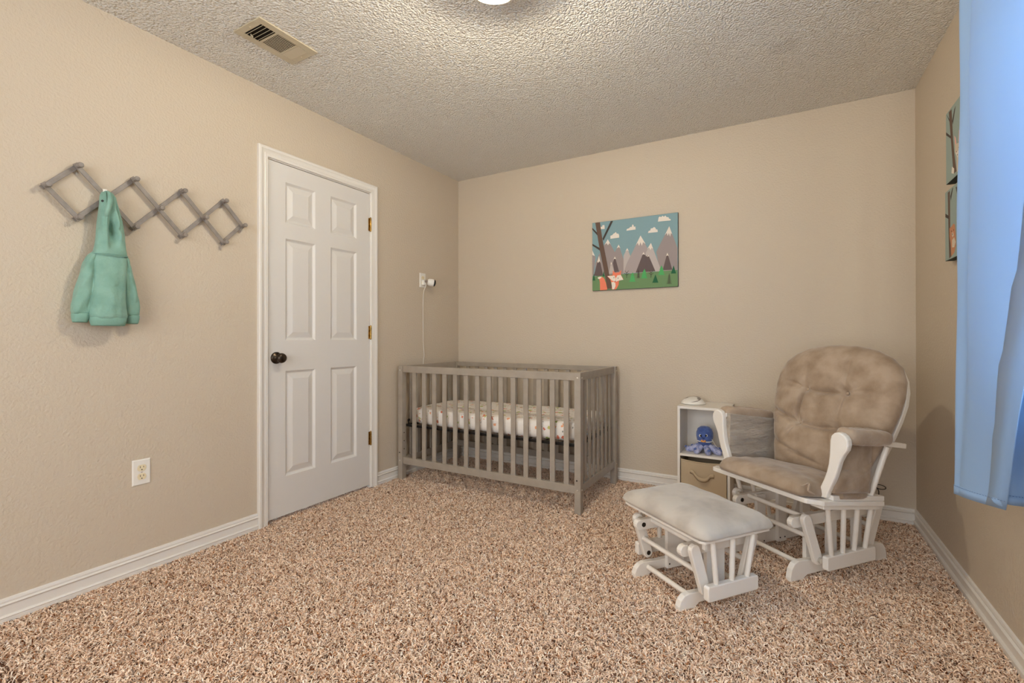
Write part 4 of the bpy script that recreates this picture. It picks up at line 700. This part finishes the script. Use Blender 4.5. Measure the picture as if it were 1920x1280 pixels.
# ------------------------------------------------------------------ glider chair and ottoman
def U(u, s, z): return (s, -u, z)
def rbar_poly(p0, p1, w, n=7):
    """rounded-end bar outline between two 2D points"""
    d = Vector((p1[0]-p0[0], p1[1]-p0[1])); L = d.length; d /= L; nrm = Vector((-d.y, d.x)); out = []
    for c, sgn in ((p1, 1), (p0, -1)):
        for i in range(n+1):
            a = -math.pi/2+math.pi*i/n if sgn == 1 else math.pi/2+math.pi*i/n
            k = 1.0
            out.append((c[0]+(d.x*math.cos(a)+nrm.x*math.sin(a))*w/2*k, c[1]+(d.y*math.cos(a)+nrm.y*math.sin(a))*w/2*k))
    return out
def uz_prism(bm, poly, s0, s1):  # polygon in (u, z) extruded along s
    prism(bm, [(-u, z) for u, z in poly], 'x', s0, s1)
def runner_poly(uf, ur, h):
    P = [(uf, -0.006), (uf+0.001, 0.012), (uf-0.008, h*0.62), (uf-0.026, h*0.90), (uf-0.05, h), (uf-0.085, h*0.98), (uf-0.12, h*0.93)]
    P += [(ur+0.12, h*0.93), (ur+0.085, h*0.98), (ur+0.05, h), (ur+0.026, h*0.90), (ur+0.008, h*0.62), (ur-0.001, 0.012), (ur, -0.006)]
    P += [(ur+0.07, -0.006), (ur+0.10, 0.012), (uf-0.10, 0.012), (uf-0.07, -0.006)]
    return P
def roundrect(u0, u1, z0, z1, r, n=4):
    out = []
    for cx_, cz_, a0 in ((u1-r, z1-r, 0), (u0+r, z1-r, 90), (u0+r, z0+r, 180), (u1-r, z0+r, 270)):
        for i in range(n+1):
            a = math.radians(a0+90*i/n); out.append((cx_+r*math.cos(a), cz_+r*math.sin(a)))
    return out
def glider_base(root, uf, ur, r, sc, posts, arm, zarm, hrun, swings, zlow, blow, slow, dowels):
    for sg in (-1, 1):
        S = lambda a, b: (sc+sg*a, sc+sg*b) if sg > 0 else (sc+sg*b, sc+sg*a)
        bm = B(); uz_prism(bm, runner_poly(uf, ur, hrun), *S(r-0.012, r+0.014)); finish('runner', bm, M_WHITE, root, bevel=0.003)
        for (pa, pb) in posts:
            bm = B(); box(bm, (S(r-0.030, r-0.012)[0], -pb, 0.014), (S(r-0.030, r-0.012)[1], -pa, zarm[1]-0.004)); po = finish('post', bm, M_WHITE, root, bevel=0.002)
            for uu in (pa+0.012, pb-0.012):
                bm = B(); xs = sc+sg*(r-0.030); lathe(bm, (xs, -uu, 0.034), (-sg, 0, 0), [(0, -0.001), (0.004, -0.001), (0.0035, 0.0012), (0, 0.0016)], 12); finish('screw', bm, M_BOLT, po, smooth=True)
        bm = B(); h = zarm[1]-zarm[0]; zc = (zarm[0]+zarm[1])/2
        uz_prism(bm, rbar_poly((arm[0]+h*0.4, zc), (arm[1]-h*0.4, zc), h), *S(r-0.012, r+0.012)); ba = finish('support_arm', bm, M_WHITE, root, bevel=0.0025)
        for uu in (arm[0]+0.035, arm[1]-0.035):
            bm = B(); xs = sc+sg*(r-0.012); lathe(bm, (xs, -uu, zc), (-sg, 0, 0), [(0, -0.001), (0.010, -0.001), (0.010, 0.002), (0.006, 0.003), (0.0055, 0.005), (0, 0.0055)], 16); finish('bolt', bm, M_BOLT, ba, smooth=True)
        for (ut, zt_, ub, zb_) in swings:
            bm = B(); uz_prism(bm, rbar_poly((ut, zt_), (ub, zb_), 0.046), *S(r+0.024, r+0.046)); sw = finish('swing_arm', bm, M_WHITE, root, bevel=0.004)
            bm = B(); cyl(bm, U(ut, sc+sg*(r+0.010), zt_), U(ut, sc+sg*(r+0.026), zt_), 0.012, n=16); cyl(bm, U(ub, sc+sg*(r+0.044), zb_), U(ub, sc+sg*(slow[0]+0.002), zb_), 0.012, n=16); finish('pivot', bm, M_STEEL, sw, smooth=True)
            bm = B(); lathe(bm, U(ub, sc+sg*(r+0.024), zb_), (-sg, 0, 0), [(0, -0.001), (0.010, -0.001), (0.010, 0.002), (0.006, 0.003), (0, 0.0035)], 16); finish('bolt', bm, M_BOLT, sw, smooth=True)
        bm = B(); uz_prism(bm, roundrect(blow[0], blow[1], zlow[0], zlow[1], 0.010), *(((sg*slow[0]+sc, sg*slow[1]+sc)) if sg > 0 else ((sg*slow[1]+sc, sg*slow[0]+sc)))); finish('side_rail', bm, M_WHITE, root, bevel=0.004)
    for (u, z, hw) in dowels:
        bm = B(); cyl(bm, U(u, sc-hw, z), U(u, sc+hw, z), 0.0105, n=16); finish('crossbar', bm, M_WHITE, root, smooth=True)
def spindle(root, a, b, r=0.0105, name='spindle'):
    a = Vector(a); b = Vector(b); bm = B(); P = [a+(b-a)*t for t in (0, 0.06, 0.35, 0.5, 0.65, 0.94, 1)]
    tube(bm, P, [r*0.86, r*0.95, r, r, r, r*0.95, r*0.86], 16); finish(name, bm, M_WHITE, root, smooth=True, angle=60)

ott = empty('glider_ottoman', 'white gliding ottoman with a pale grey padded top before the chair', 'ottoman', (2.170, -1.280, 0), -0.660)
glider_base(ott, 0.202, -0.202, 0.136, 0, [(-0.056, 0.040)], (-0.190, 0.190), (0.199, 0.245), 0.056,
            [(0.152, 0.234, 0.100, 0.074), (-0.152, 0.234, -0.100, 0.074)], (0.050, 0.108), (-0.130, 0.130), (0.196, 0.222),
            [(0.106, 0.222+0.012, 0.126), (-0.106, 0.234, 0.126), (0.126, 0.143, 0.162), (-0.126, 0.143, 0.162), (0.130, 0.031, 0.128), (-0.130, 0.031, 0.128)])
for sg in (-1, 1):
    for ub, ut in ((0.078, 0.100), (-0.001, -0.004), (-0.080, -0.116)): spindle(ott, U(ub, sg*0.209, 0.104), U(ut, sg*0.212, 0.286))
    bm = B(); box(bm, (min(sg*0.185, sg*0.20), -0.125, 0.238), (max(sg*0.185, sg*0.20), -0.113, 0.288)); finish('bracket', bm, M_WHITE, ott, bevel=0.001)
bm = B(); prism(bm, [(-0.243, -0.165), (-0.225, -0.178), (0.225, -0.178), (0.243, -0.165), (0.243, 0.165), (0.225, 0.178), (-0.225, 0.178), (-0.243, 0.165)], 'z', 0.283, 0.293); finish('seat_board', bm, M_WHITE, ott, bevel=0.002)
def flat_cushion(name, parent, hx, hy, z0, h, crown, m, p=8, loc=(0, 0, 0), rx=0, seamless=True, n=112, wr=None, pinch=0.0):
    """box cushion whose edge closes in a seam line; crowned top"""
    bm = B(); rings = []
    RR = [(0.0, 1), (0.2, 1), (0.4, 1), (0.6, 1), (0.76, 1), (0.88, 1), (0.95, 1), (0.985, 1), (1.0, 1), (1.006, 0), (1.0, -1), (0.985, -1), (0.95, -1), (0.80, -1), (0.4, -1), (0.0, -1)]
    for f, side in RR:
        r = []
        for i in range(n):
            t = 2*math.pi*i/n; ct, st = math.cos(t), math.sin(t); q = (abs(ct)**p+abs(st)**p)**(-1/p)
            cr = 1+pinch*(abs(math.sin(2*t))**10)
            x, y = hx*ct*q*f*cr, hy*st*q*f*cr
            g = max(0.0, 1-min(f, 1)**7)**0.6
            if side == 1: z = z0+h*0.30+(h*0.70)*g+crown*(1-f*f)
            elif side == 0: z = z0+h*0.24
            else: z = z0+h*0.20-(h*0.20)*min(1.0, g*1.6)
            if wr and side >= 0: z += wr(x, y, f)
            r.append((x, y, z))
        rings.append(r)
    V = [[bm.verts.new(v) for v in r] for r in rings[1:-1]]
    c0 = bm.verts.new(rings[0][0]); c1 = bm.verts.new(rings[-1][0])
    for A, C in zip(V, V[1:]):
        for i in range(n): bm.faces.new((A[i], A[(i+1) % n], C[(i+1) % n], C[i]))
    for i in range(n): bm.faces.new((c0, V[0][i], V[0][(i+1) % n])); bm.faces.new((c1, V[-1][(i+1) % n], V[-1][i]))
    o = finish(name, bm, m, parent, smooth=True, angle=180); o.location = loc; o.rotation_euler = (rx, 0, 0); return o
flat_cushion('seat_cushion', ott, 0.258, 0.186, 0.292, 0.058, 0.016, M_GREYSUEDE, p=9, pinch=0.03, wr=lambda x, y, f: (0.0022*math.sin(x*26+y*14)+0.0016*math.sin(x*47-y*31))*(1-f**4))

chair = empty('glider_chair', 'white wooden glider chair with taupe tufted cushions in the right corner', 'armchair', (2.541, -0.838, 0), -0.697)
glider_base(chair, 0.179, -0.443, 0.150, -0.018, [(-0.002, 0.055), (-0.142, -0.086), (-0.310, -0.255)], (-0.400, 0.168), (0.222, 0.270), 0.078,
            [(0.118, 0.266, 0.050, 0.084), (-0.345, 0.266, -0.272, 0.084)], (0.047, 0.108), (-0.262, 0.045), (0.204, 0.230),
            [(0.090, 0.262, 0.14), (-0.345, 0.250, 0.14), (0.088, 0.184, 0.176), (-0.33, 0.17, 0.176), (0.088, 0.050, 0.142), (-0.370, 0.050, 0.142)])
TK = 0.124
def zt(u, z): return z-TK*(0.226-u)       # the seat slopes down to the back
for sg in (-1, 1):
    for ub, ut in ((0.006, 0.085), (-0.065, -0.013), (-0.137, -0.100), (-0.208, -0.188)):
        spindle(chair, U(ub, sg*0.217-0.018, 0.105), U(ut, sg*0.240, zt(ut, 0.366)))
def tilt_prism(poly, z0, th, name, m, bev=0.003, cut=None):
    """poly in (s,u); top face follows the seat slope"""
    bm = B(); A = [bm.verts.new(U(u, s, zt(u, z0)-th)) for s, u in poly]; C = [bm.verts.new(U(u, s, zt(u, z0))) for s, u in poly]; n = len(poly)
    for i in range(n): bm.faces.new((A[i], A[(i+1) % n], C[(i+1) % n], C[i]))
    bm.faces.new(A[::-1]); bm.faces.new(C); return finish(name, bm, m, chair, bevel=bev)
tilt_prism([(-0.245, 0.226), (0.245, 0.226), (0.255, 0.222), (0.283, 0.175), (0.286, 0.165), (0.286, -0.200), (-0.286, -0.200), (-0.286, 0.165), (-0.283, 0.175), (-0.255, 0.222)], 0.394, 0.020, 'seat_frame', M_WHITE)
for sg in (-1, 1):
    a, b = sorted((sg*0.215, sg*0.272)); tilt_prism([(a, 0.150), (b, 0.150), (b, -0.190), (a, -0.190)], 0.374, 0.019, 'spindle_rail', M_WHITE, 0.002)
    a, b = sorted((sg*0.240, sg*0.280)); tilt_prism([(a, 0.107), (b, 0.107), (b, -0.208), (a, -0.208)], 0.4155, 0.0215, 'arm_block', M_WHITE, 0.002)
    # front arm support, an S-curved upright board
    outer = [(0.266, 0.388), (0.274, 0.412), (0.288, 0.445), (0.303, 0.482), (0.313, 0.515), (0.322, 0.548), (0.336, 0.578), (0.350, 0.600), (0.3555, 0.622), (0.3535, 0.642), (0.344, 0.657), (0.330, 0.666)]
    inner = [(0.315, 0.668), (0.299, 0.662), (0.288, 0.650), (0.2825, 0.630), (0.2815, 0.605), (0.280, 0.570), (0.276, 0.535), (0.268, 0.500), (0.256, 0.465), (0.242, 0.432), (0.230, 0.405), (0.226, 0.384)]
    poly = [(sg*a, b) for a, b in outer+inner]
    bm = B(); prism(bm, poly, 'y', -0.130, -0.102); finish('arm_support', bm, M_WHITE, chair, bevel=0.006)
    # wooden arm under the pad, its end showing behind the back
    bm = B(); obox(bm, U(0.104, sg*0.310, 0.642), U(-0.272, sg*0.303, 0.581), 0.050, 0.021); finish('arm_rest', bm, M_WHITE, chair, bevel=0.003)
    spindle(chair, U(-0.142, sg*0.262, 0.360), U(-0.192, sg*0.300, 0.580), 0.0115, 'arm_spindle')
    # padded arm cover
    hl = 0.165 if sg < 0 else 0.130
    bm = B(); rounded_block(bm, 0.047, hl, 0, 0.066, n=64, crown=0.004, p=4, wob=0.0008)
    for v in bm.verts:
        if v.co.y > 0: v.co.z *= 1-0.22*(v.co.y/hl)**2; v.co.z += 0.010*(v.co.y/hl)**2
        v.co.z += 0.0012*math.sin(v.co.y*90+v.co.x*20)
    o = finish('arm_pad', bm, M_TAUPE_W, chair, smooth=True, angle=180); o.location = U(0.102-hl, sg*0.314, 0.604-(hl-0.13)*0.1); o.rotation_euler = (math.radians(-6.5), 0, 0)
    # hanging side pad with outer pocket
    def sidepad(pts, s0, s1, name, m, puff=0.008, nu=18, nz=16):
        bm = B(); V = {}
        (ua, za), (ub, zb), (uc, zc), (ud, zd) = pts   # front-bottom, back-bottom, back-top, front-top
        for side in (0, 1):
            for i in range(nu+1):
                for j in range(nz+1):
                    a, b = i/nu, j/nz
                    u = (ua+(ub-ua)*a)*(1-b)+(ud+(uc-ud)*a)*b; z = (za+(zb-za)*a)*(1-b)+(zd+(zc-zd)*a)*b
                    e = (1-abs(2*a-1)**5)*(1-abs(2*b-1)**6)
                    s = s1+puff*e+0.0018*math.sin(z*120+u*30)*e if side else s0-puff*e*1.3-0.0022*math.sin(z*110+3*math.sin(u*40))*e
                    V[side, i, j] = bm.verts.new(U(u, sg*s, z))
        for i in range(nu):
            for j in range(nz):
                for side in (0, 1): bm.faces.new((V[side, i, j], V[side, i+1, j], V[side, i+1, j+1], V[side, i, j+1]))
        for i in range(nu):
            for j in (0, nz): bm.faces.new((V[0, i, j], V[0, i+1, j], V[1, i+1, j], V[1, i, j]))
        for j in range(nz):
            for i in (0, nu): bm.faces.new((V[0, i, j], V[0, i, j+1], V[1, i, j+1], V[1, i, j]))
        return finish(name, bm, m, chair, smooth=True, angle=70)
    rear = -0.205 if sg < 0 else -0.100
    sp = sidepad([(0.110, 0.412), (rear, 0.388), (rear-0.028, 0.605), (0.100, 0.652)], 0.260, 0.284, 'side_pad', M_GREYSUEDE_A if sg < 0 else M_TAUPE)
    pk = sidepad([(0.112, 0.414), (-0.100, 0.390), (-0.112, 0.520), (0.104, 0.520)], 0.284, 0.290, 'pocket', M_TAUPE, 0.012)
    for v in pk.data.vertices:   # scooped pocket mouth
        if v.co.z > 0.47: v.co.z -= 0.022*math.sin(max(0, min(1, (v.co.y+0.104)/0.216))*math.pi)*(v.co.z-0.47)/0.05
    pk.parent = sp
# slatted oval back frame
KB = 0.35; NB = math.sqrt(1+KB*KB)
def BP_(u0, s, z, off=0.0):   # point on the leaning back plane; off = towards the sitter
    u = u0-KB*(z-0.42); return (s, -u-off/NB, z+off*KB/NB)
out_r = [(0.215, 0.350), (0.240, 0.420), (0.262, 0.480), (0.286, 0.590), (0.303, 0.680), (0.310, 0.750), (0.306, 0.805), (0.292, 0.855), (0.262, 0.905), (0.215, 0.945), (0.150, 0.970), (0.075, 0.984)]
out = out_r+[(0, 0.988)]+[(-a, b) for a, b in out_r[::-1]]
bm = B(); rings = []
for i, (s, z) in enumerate(out):
    a = Vector(out[max(i-1, 0)]); b = Vector(out[min(i+1, len(out)-1)]); d = (b-a).normalized(); nrm = Vector((-d.y, d.x))
    si, zi_ = s+nrm.x*0.036, z+nrm.y*0.036
    rings.append([BP_(-0.195, s, z, 0.011), BP_(-0.195, si, zi_, 0.011), BP_(-0.195, si, zi_, -0.011), BP_(-0.195, s, z, -0.011)])
loft(bm, rings); finish('back_frame', bm, M_WHITE, chair, smooth=True, angle=50, bevel=0.003)
bm = B(); obox(bm, BP_(-0.195, -0.235, 0.400), BP_(-0.195, 0.235, 0.400), 0.022, 0.05, (0, KB, 1)); finish('back_rail', bm, M_WHITE, chair, bevel=0.002)
for k in range(5):
    s = -0.14+0.07*k; zt_ = 0.955-abs(k-2)*0.008
    bm = B(); obox(bm, BP_(-0.195, s*0.85, 0.41), BP_(-0.195, s*1.1, zt_), 0.034, 0.012, (0, -1, 0)); finish('back_slat', bm, M_WHITE, chair, bevel=0.001)
# tufted back cushion
half = [(0.205, 0.405), (0.222, 0.46), (0.250, 0.55), (0.281, 0.64), (0.297, 0.72), (0.303, 0.79), (0.297, 0.855), (0.270, 0.915), (0.222, 0.957), (0.160, 0.985), (0.080, 1.001)]
SCC, ZCC = 0.028, 0.71
poly = [(0.0, 0.398), (0.12, 0.399)]+half+[(0, 1.006)]+[(-a, b) for a, b in half[::-1]]+[(-0.12, 0.399)]
def ray_r(t):
    best = 0; ct, st = math.cos(t), math.sin(t)
    for i in range(len(poly)):
        ax, ay = poly[i][0], poly[i][1]-ZCC; bx, by = poly[(i+1) % len(poly)][0], poly[(i+1) % len(poly)][1]-ZCC
        dx, dy = bx-ax, by-ay; den = ct*dy-st*dx
        if abs(den) < 1e-9: continue
        r = (ax*dy-ay*dx)/den; q = (ax*st-ay*ct)/den
        if r > 0 and -1e-6 <= q <= 1+1e-6: best = max(best, r)
    return best
BTN = [(-0.098, 0.772), (0.098, 0.772), (-0.090, 0.610), (0.100, 0.612)]
CRE = []
def crease(a, b, d, w, bow=(0, 0), n=8):
    P = []
    for i in range(n+1):
        t = i/n; P.append((a[0]+(b[0]-a[0])*t+bow[0]*math.sin(math.pi*t), a[1]+(b[1]-a[1])*t+bow[1]*math.sin(math.pi*t)))
    CRE.append((P, d, w))
crease(BTN[0], BTN[1], 0.016, 0.012, (0, -0.010)); crease(BTN[2], BTN[3], 0.018, 0.012, (0, -0.012)); crease(BTN[0], BTN[2], 0.022, 0.009, (-0.016, 0)); crease(BTN[1], BTN[3], 0.012, 0.014, (-0.012, 0))
crease(BTN[0], (-0.215, 0.800), 0.013, 0.010, (0, 0.004)); crease(BTN[0], (-0.290, 0.766), 0.010, 0.010, (0, 0.006)); crease(BTN[1], (0.185, 0.815), 0.010, 0.012); crease(BTN[1], (0.30, 0.78), 0.010, 0.014, (0, 0.010))
crease(BTN[2], (-0.290, 0.668), 0.018, 0.010, (0, -0.004)); crease(BTN[3], (0.30, 0.640), 0.014, 0.010, (0, -0.006)); crease(BTN[0], (-0.115, 0.90), 0.007, 0.016); crease(BTN[1], (0.092, 0.93), 0.009, 0.013)
crease(BTN[2], (-0.150, 0.530), 0.014, 0.012); crease(BTN[3], (0.12, 0.50), 0.009, 0.014)
crease((-0.235, 0.52), (0.0, 0.455), 0.012, 0.009, (0, -0.008)); crease((-0.12, 0.47), (0.06, 0.44), 0.010, 0.008); crease((-0.26, 0.60), (-0.19, 0.585), 0.007, 0.006)
for k in range(9): zz = 0.66+0.021*k; crease((0.292+0.004*math.sin(k), zz+0.004*math.sin(k*2.1)), (0.235-0.03*(k % 2), zz-0.004), 0.0045, 0.0045)
for k in range(6): zz = 0.665+0.02*k; crease((-0.288, zz), (-0.255-0.01*(k % 2), zz-0.002), 0.003, 0.005)
CREA = [(np.array(P), d, w) for P, d, w in CRE]
def crease_disp(x, z):
    tot = 0.0
    for P, d, w in CREA:
        A = P[:-1]; Bv = P[1:]-A; q = np.array([x, z])-A; t = np.clip((q*Bv).sum(1)/(Bv*Bv).sum(1), 0, 1); dd = np.hypot(*(q-Bv*t[:, None]).T)
        k = int(dd.argmin()); dist = dd[k]; prog = (k+t[k])/len(A)
        fade = 1.0 if d > 0.015 else (1-prog)**0.6+0.12
        tot = max(tot, d*fade*math.exp(-abs(dist/w)**1.25))
    for (bx, bz) in BTN:
        tot = max(tot, 0.032*math.exp(-(math.hypot(x-bx, z-bz)/0.020)**1.1))
    return tot
bm = B(); NT = 220; NR = 74; rings = []
TH = [2*math.pi*i/NT for i in range(NT)]; RAD = [ray_r(t) for t in TH]
for k in range(1, NR+1):
    f = k/NR; r = []
    for t, R_ in zip(TH, RAD):
        x = math.cos(t)*R_*f; z = ZCC+math.sin(t)*R_*f
        puff = 0.082*(max(0, 1-f**3.4))**0.50
        z01 = (z-0.40)/0.6; lum = 1+0.10*math.sin(z01*9)
        off = puff*lum-1.55*crease_disp(x, z)*min(1, (1-f)*9+0.12)+0.0015*math.sin(z*70+x*9)*(1-f)
        r.append(BP_(-0.125, SCC+x, z, max(off, -0.01)))
    rings.append(r)
V = [[bm.verts.new(p) for p in r] for r in rings]; c = bm.verts.new(BP_(-0.125, SCC, ZCC, 0.078))
for i in range(NT): bm.faces.new((c, V[0][i], V[0][(i+1) % NT]))
for A, C in zip(V, V[1:]):
    for i in range(NT): bm.faces.new((A[i], C[i], C[(i+1) % NT], A[(i+1) % NT]))
prev = V[-1]
for f, off in ((0.995, -0.014), (0.96, -0.030), (0.85, -0.042), (0.5, -0.048)):
    cur = [bm.verts.new(BP_(-0.125, SCC+math.cos(t)*R_*f, ZCC+math.sin(t)*R_*f, off)) for t, R_ in zip(TH, RAD)]
    for i in range(NT): bm.faces.new((prev[i], cur[i], cur[(i+1) % NT], prev[(i+1) % NT]))
    prev = cur
bm.faces.new(prev)
bc = finish('back_cushion', bm, M_TAUPE, chair, smooth=True, angle=180)
for (bx, bz) in BTN:
    bm = B(); p = Vector(BP_(-0.125, SCC+bx, bz, 0.040)); lathe(bm, p, (0, -1, KB), [(0, 0), (0.007, 0.001), (0.007, 0.004), (0.004, 0.006), (0, 0.0065)], 14); finish('tuft_button', bm, M_TAUPE, bc, smooth=True)
def wr_seat(x, y, f): return (0.0025*math.sin(y*60+3*math.sin(x*8))+0.003*math.sin(x*16+1))*(1-f**5)
sc_ = flat_cushion('seat_cushion', chair, 0.270, 0.198, 0, 0.072, 0.008, M_TAUPE, p=7, loc=U(0.056, 0.018, 0.3735), rx=math.radians(-7.1), wr=wr_seat, pinch=-0.01)
for v in sc_.data.vertices:   # the cushion is notched around the front arm supports
    k = min(1.0, max(0.0, (-v.co.y-0.01)/0.03)); lim = 0.272-0.040*k*min(1.0, max(0.0, (0.215+v.co.y)/0.03)+0.35)
    w0 = 0.20
    if abs(v.co.x) > w0: v.co.x = math.copysign(w0+(abs(v.co.x)-w0)*(lim-w0)/(0.272-w0), v.co.x)
bm = B(); tube(bm, bez([U(0.200, 0.270, 0.415), U(0.225, 0.262, 0.430), U(0.205, 0.250, 0.452), U(0.235, 0.240, 0.442)], 12), [0.002, 0.003, 0.004, 0.004, 0.004, 0.004, 0.004, 0.004, 0.004, 0.004, 0.003, 0.003, 0.002], 8); finish('corner_tie', bm, M_TAUPE, chair, smooth=True)

# ------------------------------------------------------------------ curtains on the side window
ZB, ZTOP = 0.552, 2.225
def curtain(name, label, bot, top, zb, n=70, m=60, ripple=0.0):
    e = empty(name, label, 'curtain', (bot[0][0], bot[0][1], zb))
    pb = bez([(*p, 0) for p in bot], n); pt = bez([(*p, 0) for p in top], n)
    wv = lambda i, v: 0.0022*math.sin(v*17+i*0.11)+0.0035*math.sin(v*7+i*0.05)*math.sin(math.pi*min(1, v*3))
    bm = B(); o0 = Vector((bot[0][0], bot[0][1], zb))
    V = []
    for j in range(m+1):
        v = j/m; row = []
        for i in range(n+1):
            p = pb[i]*(1-v)+pt[i]*v; z = zb+(ZTOP-zb)*v
            w = wv(i, v)
            row.append(bm.verts.new(Vector((p.x+w, p.y, z))-o0))
        V.append(row)
    for j in range(m):
        for i in range(n): bm.faces.new((V[j][i], V[j][i+1], V[j+1][i+1], V[j+1][i]))
    ob = finish('curtain_panel', bm, M_CURTAIN, e, smooth=True, angle=180); md = ob.modifiers.new('th', 'SOLIDIFY'); md.thickness = 0.0012
    hz = 0.028
    def H_(i, dz):
        a = min(n-1, int(i)); f = i-a; v = dz/1.67; P0 = pb[a]*(1-f)+pb[a+1]*f; P1 = pt[a]*(1-f)+pt[a+1]*f; P = P0*(1-v)+P1*v
        return Vector((P.x-0.0016+wv(i, v), P.y-0.0012, zb+dz))-o0
    bm = B()   # turned bottom hem
    H0 = [bm.verts.new(Vector((pb[i].x-0.0010+wv(i, 0), pb[i].y-0.0006, zb-0.0005))-o0) for i in range(n+1)]; H1 = [bm.verts.new(Vector((pb[i].x*(1-hz/1.67)+pt[i].x*hz/1.67-0.0012+wv(i, hz/1.67), pb[i].y*(1-hz/1.67)+pt[i].y*hz/1.67-0.0006, zb+hz))-o0) for i in range(n+1)]
    for i in range(n): bm.faces.new((H0[i], H0[i+1], H1[i+1], H1[i]))
    ob = finish('bottom_hem', bm, M_CURTAIN, e, smooth=True, angle=180); md = ob.modifiers.new('th', 'SOLIDIFY'); md.thickness = 0.001
    bm = B()
    for i in range(0, n-1, 2):
        a, b = H_(i, hz*0.93), H_(i+1.2, hz*0.93); tube(bm, [a, b], 0.0006, 5)
    finish('hem_stitching', bm, M_STITCH, e)
    return e, pb, pt, o0
cA, pb, pt, o0 = curtain('curtain', 'front light blue curtain panel with a stitched side hem, hanging at right', [(3.100, -1.395), (2.986, -1.414), (2.988, -1.440), (3.002, -1.468), (3.028, -1.505), (3.060, -1.542)],
        [(3.120, -1.430), (2.996, -1.440), (3.034, -1.515), (2.985, -1.580), (3.020, -1.850), (3.060, -2.200)], ZB)
bm = B()   # folded side hem along the free edge
def edge(i, v): p = pb[i]*(1-v)+pt[i]*v; return Vector((p.x-0.0016+0.0022*math.sin(v*17+i*0.11)+0.0035*math.sin(v*7+i*0.05)*math.sin(math.pi*min(1, v*3)), p.y-0.0010, ZB+(ZTOP-ZB)*v))-o0
for j in range(40):
    v0, v1 = j/40, (j+1)/40; k0 = 70-int(13-8*v0); k1 = 70-int(13-8*v1)
    bm.faces.new([bm.verts.new(p) for p in (edge(70, v0), edge(k0, v0), edge(k1, v1), edge(70, v1))])
bmesh.ops.remove_doubles(bm, verts=bm.verts[:], dist=1e-5)
ob = finish('side_hem', bm, M_CURTAIN, cA, smooth=True, angle=180); md = ob.modifiers.new('th', 'SOLIDIFY'); md.thickness = 0.001
wav = [(3.052, -1.485), (3.080, -1.508), (3.112, -1.513), (3.124, -1.56)]+[(3.098+0.022*math.cos(k*math.pi+math.pi), -1.63-0.085*k) for k in range(14)]
wavt = [(3.052, -1.50), (3.080, -1.53), (3.112, -1.545), (3.124, -1.60)]+[(3.098+0.022*math.cos(k*math.pi+math.pi), -1.67-0.083*k) for k in range(14)]
curtain('curtain', 'second light blue curtain panel, hanging closer to the window behind the hemmed one', wav, wavt, 0.560, n=180)
rod = empty('curtain_rod', 'metal curtain rod above the side window at the far right', 'curtain rod', (3.045, -2.1, 2.232))
bm = B(); cyl(bm, (0, -0.82, 0), (0, 0.66, 0), 0.009, n=16); finish('rod', bm, M_BRONZE, rod, smooth=True)
for y in (-0.80, 0.64):
    bm = B(); obox(bm, (0, y, 0.0), (W-3.045, y, 0), 0.018, 0.012); box(bm, (W-3.045-0.004, y-0.02, -0.03), (W-3.045, y+0.02, 0.03)); finish('bracket', bm, M_BRONZE, rod)
